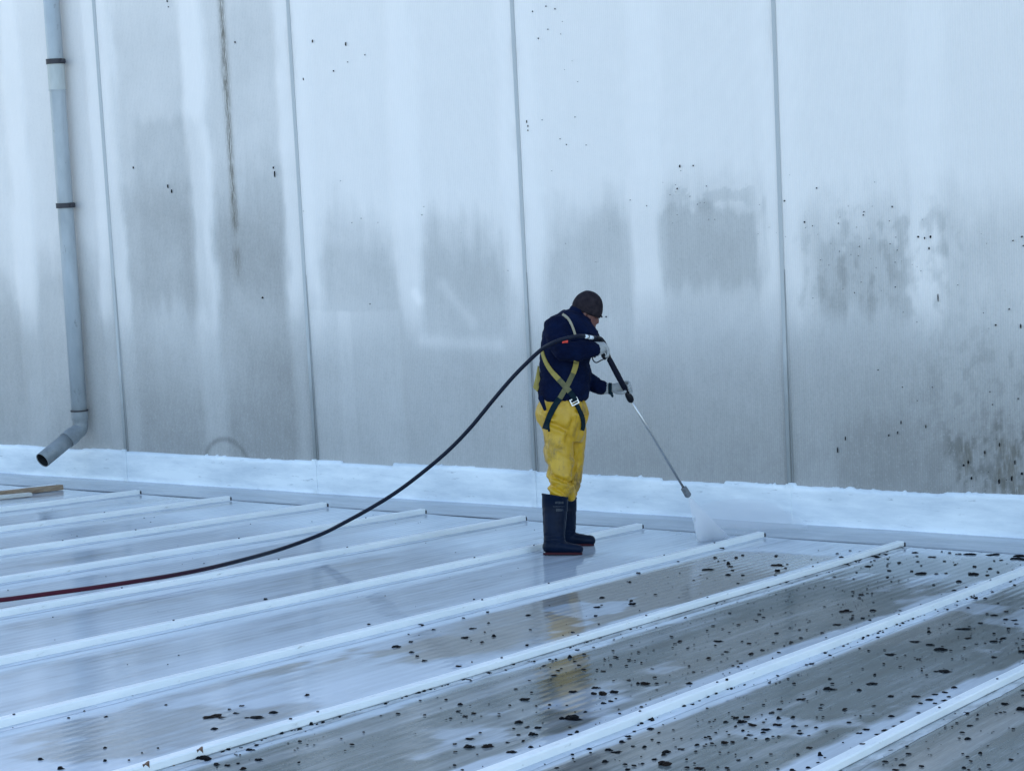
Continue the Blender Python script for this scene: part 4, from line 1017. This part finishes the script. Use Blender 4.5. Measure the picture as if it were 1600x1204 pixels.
# ---------------------------------------------------------------- moss clumps blasted off the roof
def clump_mesh(seed, lobes):
    r = random.Random(seed); V, Fc = [], []
    for q in range(lobes):
        cx_, cy_ = (r.uniform(-0.36, 0.36), r.uniform(-0.34, 0.34)) if lobes > 1 else (0, 0); sc = r.uniform(0.28, 0.72) if lobes > 1 else 1.0
        b = len(V); n1, n2 = 9, 4
        for i in range(n2):
            ph = [0.0, 0.45, 0.95, 1.35][i]
            for k in range(n1):
                th = 2*math.pi*k/n1+0.2*i; rr = sc*(0.5+(0.34 if i == 0 else 0.2)*(r.random()-0.5)*2)*math.cos(ph)*(1.15 if k % 3 == 0 else 0.9)
                V.append((cx_+rr*math.cos(th), cy_+rr*math.sin(th), sc*math.sin(ph)*(0.9+0.3*r.random())-(0.04 if i == 0 else 0)))
        for i in range(n2-1):
            for k in range(n1): k2 = (k+1) % n1; Fc.append((b+i*n1+k, b+i*n1+k2, b+(i+1)*n1+k2, b+(i+1)*n1+k))
        Fc.append(tuple(b+(n2-1)*n1+k for k in range(n1)))
    me = bpy.data.meshes.new('moss_clump'); me.from_pydata(V, [], Fc); me.update(); me.materials.append(M_moss2 if seed % 3 == 1 else M_moss); return me
CL1 = [clump_mesh(s, 1) for s in range(4)]; CL2 = [clump_mesh(10+s, 3+s % 3) for s in range(8)]; CL3 = [clump_mesh(20+s, 8) for s in range(5)]
TR = []
def tr(ox, oy, s, lst):
    for t in lst:
        x, y, w = t[:3]; h = t[3] if len(t) > 3 else max(10, w*0.34)
        TR.append((ox+x/s, oy+y/s, w/s, h/s))
tr(1000, 1000, 5.333, [(215, 1032, 125, 46), (710, 853, 68, 26), (858, 682, 92, 42), (797, 648, 55, 26), (885, 642, 62, 28), (718, 680, 40, 18), (790, 717, 40, 20), (945, 705, 80, 18), (1045, 745, 90, 22), (1030, 767, 45, 16), (1140, 705, 90, 24), (860, 752, 30, 18), (632, 770, 35), (225, 930, 75, 26), (120, 992, 52, 20), (478, 872, 42, 20), (345, 818, 30), (150, 770, 36, 20), (85, 738, 82, 18), (50, 362, 95, 26), (412, 362, 60, 24), (370, 500, 42, 22), (443, 503, 40, 12), (592, 442, 40, 18), (678, 381, 28, 18), (720, 332, 26, 30), (855, 320, 38, 20), (1065, 263, 50, 12), (1000, 247, 22, 16), (1180, 188, 36, 18), (1150, 225, 34, 12), (1322, 145, 34, 12), (1105, 152, 16, 16), (198, 572, 32, 24), (272, 575, 26, 12), (130, 582, 14, 20), (50, 535, 16), (80, 645, 40, 14), (570, 150, 42, 14), (915, 115, 66, 24), (1022, 82, 40, 18), (725, 95, 48, 14), (912, 27, 44), (645, 8, 90, 14), (850, 10, 28), (330, 10, 40), (285, 30, 25), (12, 188, 28, 16), (840, 192, 38, 14), (1165, 573, 52, 16), (1098, 607, 48, 20), (1152, 652, 36, 22), (1275, 643, 40, 18), (1015, 622, 26), (1340, 492, 92, 18), (1420, 197, 55, 16), (1570, 405, 68, 26), (1585, 320, 34, 18), (1470, 433, 22, 18), (1520, 535, 40, 14), (1525, 638, 34), (1475, 640, 26), (1385, 712, 36, 14), (1470, 727, 34, 16), (1280, 717, 50, 12), (1330, 755, 36, 12), (1400, 792, 36, 14), (1160, 800, 32, 20), (1065, 820, 40, 18), (965, 820, 32, 14), (880, 812, 50, 12), (920, 787, 60, 10), (775, 847, 42, 18), (588, 820, 36, 10), (552, 867, 26, 14), (742, 787, 28), (722, 760, 24), (465, 925, 36, 12), (340, 905, 70, 10), (155, 852, 36, 12), (100, 827, 38, 12), (38, 890, 40, 18), (10, 970, 20), (195, 955, 44, 14), (455, 1025, 28, 14), (498, 1062, 95, 16), (540, 1083, 22, 14), (648, 1057, 30, 12), (728, 1060, 44, 14), (728, 1080, 40, 14), (822, 997, 42, 14), (925, 977, 36, 12), (796, 955, 18, 22), (738, 935, 24, 12), (1055, 1018, 40, 12), (1090, 948, 34, 12), (975, 1047, 28), (1150, 1073, 34, 14), (1320, 955, 30, 14), (1415, 892, 60, 12), (1497, 958, 36, 32), (1540, 978, 26), (1475, 1018, 42, 12), (1398, 1062, 42), (1535, 1042, 20, 14), (1265, 1082, 44, 16), (20, 1027, 45, 12), (560, 567, 30), (1030, 537, 34), (1330, 775, 60, 10), (580, 680, 30), (612, 678, 18), (740, 602, 22), (857, 562, 24), (1080, 355, 34), (1048, 330, 40, 10), (935, 372, 50, 10), (1050, 658, 20), (1030, 683, 36), (965, 655, 14)])
tr(1300, 1000, 5.333, [(475, 925, 76, 26), (305, 965, 80, 22), (912, 77, 102, 24), (810, 36, 70, 16), (480, 118, 95, 14), (905, 256, 115, 14), (720, 156, 52, 14), (430, 198, 28, 16), (1580, 95, 70, 26), (1565, 572, 100, 34), (1435, 530, 70, 22), (1113, 608, 62, 24), (1155, 710, 60, 18), (1135, 820, 55, 22), (590, 1038, 60, 20), (490, 465, 72, 14), (225, 415, 55, 20), (140, 685, 46, 18), (275, 742, 66, 16), (225, 773, 62, 14), (585, 678, 74, 16), (520, 715, 72, 14), (447, 750, 66, 16), (378, 785, 60, 16), (250, 862, 56, 12), (920, 502, 70, 16), (975, 470, 42, 10), (945, 433, 60, 14), (1022, 393, 52, 18), (850, 450, 60, 10), (810, 495, 90, 14), (1260, 470, 60, 14), (800, 712, 62, 14), (585, 760, 24, 22), (1235, 938, 36, 14), (1495, 992, 46), (1100, 1060, 50), (1510, 738, 40, 12), (1345, 10, 76, 18), (1355, 140, 50), (340, 360, 90, 14), (340, 545, 52, 12), (20, 407, 60, 16), (105, 575, 50, 14), (490, 632, 44, 14), (1215, 620, 28, 18), (705, 465, 84, 12), (685, 12, 100, 12), (1275, 25, 26), (1400, 15, 24), (230, 68, 28), (305, 88, 28, 14), (358, 288, 26, 24), (748, 235, 20, 14), (748, 255, 26, 16), (1000, 155, 24), (1075, 478, 18, 20), (1155, 420, 22, 18), (1090, 945, 30), (1130, 970, 36), (1158, 1007, 36), (1232, 1075, 26, 16), (1590, 48, 24, 16), (720, 605, 44, 10), (860, 524, 40), (238, 632, 26, 16), (93, 852, 22), (75, 1075, 50, 16), (535, 1078, 66, 14), (1140, 1080, 36), (1590, 460, 28, 14), (1300, 880, 24), (1405, 602, 34, 10), (1210, 655, 30), (240, 1035, 42)])
tr(1300, 800, 5.333, [(120, 827, 106, 24), (1150, 352, 92, 20), (830, 373, 76, 14), (695, 337, 50, 12), (1560, 368, 84, 26), (1520, 388, 110, 22), (1590, 398, 60, 16), (1330, 355, 124, 12), (1170, 720, 76, 26), (1205, 650, 52, 24), (1160, 517, 96, 22), (1060, 578, 50, 20), (942, 510, 42, 14), (740, 512, 92, 22), (665, 492, 30, 14), (575, 300, 60, 16), (440, 335, 72, 14), (330, 375, 100, 20), (220, 410, 60, 16), (120, 442, 80, 18), (50, 458, 70, 12), (300, 452, 80, 14), (940, 770, 46, 18), (1025, 777, 38, 18), (950, 810, 52, 16), (883, 832, 38, 18), (758, 858, 66, 12), (720, 888, 66, 14), (810, 805, 40, 16), (382, 968, 62, 18), (245, 688, 46, 16), (250, 883, 38, 16), (317, 900, 34, 14), (1095, 972, 126, 14), (1448, 895, 50, 20), (1355, 858, 62, 12), (805, 968, 26, 18), (805, 1000, 32, 18), (1350, 1012, 30, 16), (1430, 1048, 56, 14), (845, 607, 32, 14), (1320, 470, 38, 14), (1285, 525, 46, 16), (1500, 558, 40, 18), (1382, 500, 32, 14), (980, 935, 26, 14), (1020, 437, 46, 14), (1190, 453, 36, 16), (1135, 797, 36, 14), (1280, 718, 34, 16), (1290, 848, 34, 14), (1020, 652, 40, 14), (1120, 627, 34, 12), (455, 542, 42, 16), (475, 487, 40, 12), (345, 820, 52, 20), (205, 503, 26), (465, 390, 30), (935, 408, 34), (1400, 400, 50, 12), (1350, 405, 26), (980, 340, 36), (915, 330, 26), (1065, 350, 34, 12), (560, 420, 40), (180, 556, 26), (495, 576, 24), (1385, 760, 24), (1450, 828, 44), (1520, 900, 66, 12), (1470, 970, 38), (1385, 600, 50, 14), (1320, 665, 50), (925, 935, 18), (1590, 800, 22), (1090, 742, 44, 10), (1015, 755, 36), (1230, 922, 48, 12), (45, 935, 80, 12), (172, 697, 26), (1505, 482, 22), (270, 1008, 34), (380, 1042, 36), (1540, 930, 40), (740, 778, 12, 26), (1195, 607, 22, 14), (205, 972, 12, 22), (1120, 1048, 80, 12), (1580, 515, 60, 14), (235, 332, 30), (150, 322, 30), (45, 347, 36), (80, 375, 42), (715, 412, 34), (870, 515, 36), (745, 445, 26), (1520, 607, 34)])
tr(700, 1000, 5.333, [(185, 888, 102, 38), (305, 886, 122, 44), (175, 820, 92, 16), (55, 865, 40, 20), (715, 785, 86, 40), (1000, 655, 150, 52), (595, 682, 66, 24), (740, 727, 72, 20), (625, 492, 102, 22), (1035, 430, 82, 20), (1372, 430, 90, 26), (1240, 397, 82, 26), (1295, 452, 76, 44), (1220, 447, 60, 26), (1300, 525, 50, 26), (1360, 507, 52, 16), (105, 533, 42, 20), (140, 632, 56, 16), (218, 607, 46), (80, 590, 46), (22, 650, 36), (535, 930, 80, 18), (688, 890, 56, 20), (1075, 767, 36, 20), (500, 850, 42), (620, 838, 42, 20), (1440, 715, 46, 22), (1345, 915, 62, 24), (1400, 932, 102, 10), (1500, 800, 62, 16), (1445, 848, 46, 18), (1175, 905, 60, 16), (1187, 937, 36), (1538, 882, 42, 16), (1535, 757, 56, 14), (1305, 1013, 50, 20), (895, 1062, 52, 16), (1497, 332, 46, 16), (1582, 360, 42, 22), (800, 1033, 30), (1043, 985, 30, 14), (140, 312, 102, 22), (340, 260, 92, 22), (720, 178, 26, 18), (90, 215, 52, 14), (670, 155, 90, 16), (660, 40, 36), (515, 542, 32, 14), (735, 548, 34), (565, 407, 36), (550, 735, 34), (585, 787, 40), (1225, 780, 26, 26), (1375, 772, 26), (1290, 785, 20), (1145, 597, 46), (1430, 612, 36), (60, 927, 40), (245, 950, 20), (270, 770, 36), (1290, 257, 52, 14), (870, 292, 76, 16), (900, 160, 26, 16), (1013, 143, 30, 24), (945, 237, 32), (1070, 80, 46, 12), (790, 212, 50, 12), (200, 183, 18, 14), (480, 248, 30), (245, 312, 30), (650, 722, 60, 12), (1490, 1075, 50, 20), (1190, 1070, 30, 16), (628, 1005, 26, 20), (527, 1050, 16, 14), (290, 1052, 16), (120, 1080, 34), (1210, 870, 90, 18), (1500, 820, 50), (1015, 787, 50, 18), (765, 882, 16, 12), (1232, 700, 14), (1265, 690, 12, 14), (790, 690, 22), (1400, 487, 30)])
tr(0, 900, 3.2, [(1010, 905, 84, 34), (1405, 780, 46, 26), (1330, 805, 36, 18), (1555, 738, 26, 22), (1145, 862, 30, 22), (1200, 851, 26, 16), (1270, 830, 52, 12), (860, 942, 36, 18), (820, 968, 72, 14), (1075, 703, 104, 16), (1262, 705, 82, 10), (1365, 682, 60, 14), (525, 702, 26, 10), (522, 922, 24, 16), (663, 602, 16, 10), (55, 748, 24, 10), (95, 738, 14, 12), (1207, 648, 30, 10), (1145, 665, 20, 10), (1183, 684, 36, 10), (1070, 763, 46, 12), (525, 858, 26, 12), (200, 915, 28, 10), (300, 962, 30, 14), (1215, 963, 30, 12), (840, 560, 22, 9), (422, 675, 12), (1325, 115, 24, 12), (1535, 595, 24), (1450, 712, 22), (710, 884, 14), (790, 860, 16), (645, 920, 14), (1080, 940, 30, 10), (1190, 935, 20), (1135, 945, 34), (1290, 918, 44), (1255, 868, 50), (830, 643, 22, 6), (343, 708, 24, 6), (90, 10, 14)])
tr(500, 850, 3.2, [(502, 406, 52, 12), (767, 421, 42, 10), (725, 467, 44, 10), (868, 460, 26, 16), (385, 512, 42, 12), (457, 540, 36, 10), (525, 582, 30, 12), (450, 487, 28, 8), (570, 427, 22, 10), (1040, 355, 36, 8), (1385, 315, 40, 9), (1555, 300, 42, 14), (1375, 358, 22), (843, 395, 18), (824, 440, 14, 8), (805, 490, 26, 12), (488, 560, 22), (838, 340, 22, 8), (783, 318, 18, 10), (1550, 190, 20), (1412, 267, 26), (245, 401, 22, 8), (770, 277, 14, 8), (1265, 440, 22), (1035, 507, 18), (692, 610, 34, 8), (1590, 145, 26, 12), (1555, 286, 20)])
tr(1040, 740, 7.525, [(645, 883, 86, 34), (818, 988, 56, 34), (588, 988, 52, 34), (735, 1062, 40, 34), (765, 1092, 60, 24), (1290, 968, 40, 28), (1320, 1078, 150, 28), (1310, 1145, 72, 44), (470, 1127, 142, 24), (907, 960, 48, 20), (1410, 1110, 44, 20), (735, 1190, 92, 24), (905, 1195, 50, 26), (620, 1028, 26, 18), (693, 1018, 40, 12), (785, 1135, 60, 14), (165, 1167, 22, 12), (1430, 1065, 34, 14), (410, 1190, 24)])
def pan_of(x, y):
    xr = x-skx(x, y); k = 0
    for i, r in enumerate(RIBS):
        if xr > r: k = i
    return k, xr
names = {RIBS.index(0.797): 'half rinsed sheet in front of the worker', RIBS.index(1.806): 'mossy sheet second below the worker',
         RIBS.index(2.90): 'grimy sheet between the two nearest ribs', RIBS.index(3.90): 'grimy sheet filling the lower right corner', RIBS.index(-0.155): 'rinsed sheet under the worker'}
placed = []
NR = random.Random(4)
def place_clump(px, py, w, h):
    p = roofhit(px, py); k, xr = pan_of(p[0], p[1]); z0 = zr(p[1]); raised = False
    p2 = roofhit(px, py, 0.041); k2, xr2 = pan_of(p2[0], p2[1])
    dr = min(RIBS, key=lambda r: abs(r-xr2))
    if abs(dr-xr2) < 0.024: p = p2; raised = True
    elif min(abs(r-xr) for r in RIBS) < 0.026: p = roofhit(px, py+3.5); k, xr = pan_of(p[0], p[1])
    if p[1] > YE+0.2: pass
    s = dep(p)/F; W = w*s; H = max(h*s*0.95, 0.006)
    if raised: W = min(W, 0.05)
    big_ = W > 0.055
    me = NR.choice(CL3 if W > 0.06 else CL2 if W > 0.025 else CL1+CL2)
    o = bpy.data.objects.new('moss_clump', me); COL.objects.link(o)
    o.location = (p[0], p[1], SL*p[1]+(0.041 if raised else 0.0)+(0.0 if p[1] < YE else 0.02)); o.rotation_euler = (math.atan(SL), 0, NR.uniform(-0.3, 0.3)+0.57)
    o.scale = (W*0.95, W*NR.uniform(0.4, 0.75), H)
    where = names.get(k, 'clean white sheets on the left')
    zone = 'valley end of' if p[1] > -0.6 else 'middle of' if p[1] > -3.0 else 'bottom of'
    if raised:
        ri = RIBS.index(dr); where = {RIBS.index(1.806): 'cream rib ending right of the spray', RIBS.index(2.90): 'middle one of the three mossy ribs', RIBS.index(3.90): 'white rib crossing the lower right corner'}.get(ri, 'clean white ribs')
        lab = 'tiny dark moss crumb caught on the '+where
    else: lab = ('large' if W > 0.075 else 'tiny' if W < 0.025 else 'small' if W < 0.04 else 'medium')+(' flat' if H < W*0.3 else ' humped')+' moss clump, '+('left' if px < 900 else 'middle' if px < 1250 else 'right')+' '+zone.replace('middle of', 'centre of')+' '+where
    tag(o, lab, 'moss clump', 'dark moss clumps washed across the wet roof'); placed.append((o, W*H, px, py))
    return o
TRs = sorted(TR, key=lambda t: -t[2]*t[3])
for t in TRs[:295]: place_clump(*t)
def relabel(px, py, lab):
    o = min(placed, key=lambda q: (q[2]-px)**2+(q[3]-py)**2)[0]; o['label'] = lab
relabel(887.5, 1122.8, 'largest black moss clump, ragged, lying in pale puddle beside the middle mossy rib')
relabel(757, 1166, 'long brown moss clump, right half of the double clump near the bottom edge')
relabel(734.7, 1166.5, 'dark moss clump, left half of the double clump near the bottom edge')
relabel(834, 1147, 'round dark moss clump left of the middle mossy rib near the bottom')
relabel(942.8, 1084.7, 'tall pointed moss clump in the cluster under the worker\'s yellow reflection')
relabel(957, 1080.6, 'flat oval moss clump right of the pointed clump under the yellow reflection')
relabel(1040, 1193.5, 'broad mound of black moss at the bottom edge, right of the middle mossy rib')
relabel(1161, 1128, 'reddish black moss lump in the middle of the cluster between the two nearest ribs')
relabel(315.6, 1182.8, 'brown leafy moss clump lodged under the cream rib at the bottom left')
relabel(1592, 869, 'dark spread of moss where the middle mossy rib meets the right edge of the picture')
relabel(1322.5, 955, 'straight edged black moss clump on the mossy sheet beside the middle mossy rib')
relabel(1469.7, 1048, 'thin straight dark moss stick on the grimy sheet near the right edge')
relabel(1505, 982, 'wavy thin moss strand below the middle mossy rib at the right')
relabel(1125.7, 857, 'rounded black moss clump just below the rib where the spray lands')
relabel(1593, 1107, 'angular moss clump cut by the right edge in the lower right corner')
# crumbs too many and too small to count
V, Fc = [], []
def crumb(x, y, z, w, d, h):
    b = len(V); a0 = NR.random()*6
    for i, (k_, hh) in enumerate(((1, 0), (0.7, 0.7))):
        for q in range(6):
            th = a0+q*math.pi/3; r_ = k_*(0.7+0.5*NR.random()); V.append((x+w*r_*math.cos(th)/2, y+d*r_*math.sin(th)/2, z+h*hh))
    for q in range(6): Fc.append((b+q, b+(q+1) % 6, b+6+(q+1) % 6, b+6+q))
    Fc.append(tuple(b+6+q for q in range(6)))
for t in TRs[295:]:
    p = roofhit(t[0], t[1]); s = dep(p)/F; crumb(p[0], p[1], zr(p[1])+0.001, t[2]*s, t[2]*s*0.8, t[3]*s*0.8)
n = 0
while n < 2600:
    x, y = NR.uniform(0.85, 5.8), NR.uniform(-7.0, 1.45)
    k, xr = pan_of(x, y)
    if min(abs(r-xr) for r in RIBS) < 0.03: continue
    if xr < 1.8 and (NR.random() < 0.8 or y > 0.9 or y < -3.2): continue
    c_ = fbm(np.array([x*1.7]), np.array([y*1.3]), 91)[0]
    if c_ < NR.uniform(0.30, 0.60): continue
    w = NR.choice([0.002, 0.003, 0.003, 0.004, 0.005, 0.006, 0.008, 0.011]); crumb(x, y, zr(y)+0.0015, w*NR.uniform(1.2, 2.6), w*1.3, w*0.5); n += 1
for ri in (RIBS.index(1.806), RIBS.index(2.90), RIBS.index(3.90)):      # grit packed along the foot of the mossy ribs
    for q in range(150):
        y = NR.uniform(-6.5, 1.4); x = RIBS[ri]+skx(RIBS[ri], y)+0.028+abs(NR.gauss(0, 0.010)); w = NR.uniform(0.004, 0.016)
        if fbm(np.array([y*2.1]), np.array([ri*1.]), 17)[0] < 0.46: continue
        crumb(x, y, zr(y)+0.004, w, w*1.8, w*0.6)
for q in range(90):                                                          # and along the foot of the membrane
    x = NR.uniform(-7.4, 3.2); w = NR.uniform(0.003, 0.012); crumb(x, YW-0.06-0.01*NR.random(), zr(YW)+0.030, w*2, w, w*0.8)
for q in range(120):
    x = NR.uniform(-7, 0.7); y = NR.uniform(-5, 1.4); k, xr = pan_of(x, y)
    if min(abs(r-xr) for r in RIBS) < 0.03: continue
    w = NR.uniform(0.003, 0.007); crumb(x, y, zr(y)+0.001, w*2, w*1.5, w*0.6)
o = mk('moss_crumbs', V, Fc, M_moss, roof); tag(o, kind='stuff')
# two brown leaves against the cream rib
for (px, py, w, lab) in ((229, 1199, 0.030, 'orange brown dead leaf stuck on the cream rib at the bottom edge'), (313, 1176, 0.028, 'curled brown dead leaf on top of the moss lodged by the cream rib')):
    p = roofhit(px, py, 0.045); V, Fc = [], []
    nn = 8
    for i in range(nn):
        t = i/(nn-1); ww = w*0.5*math.sin(math.pi*min(0.98, t+0.04)); zz = 0.012*math.sin(t*3.1)
        V += [(p[0]-w/2+w*t, p[1]-ww, p[2]+zz+0.006), (p[0]-w/2+w*t, p[1], p[2]+zz), (p[0]-w/2+w*t, p[1]+ww, p[2]+zz+0.01)]
    Fc = grid(3, nn); o = mk('dead_leaf', V, Fc, M_leaf, None, False, p); md = o.modifiers.new('s', 'SOLIDIFY'); md.thickness = 0.0012
    tag(o, lab, 'leaf')
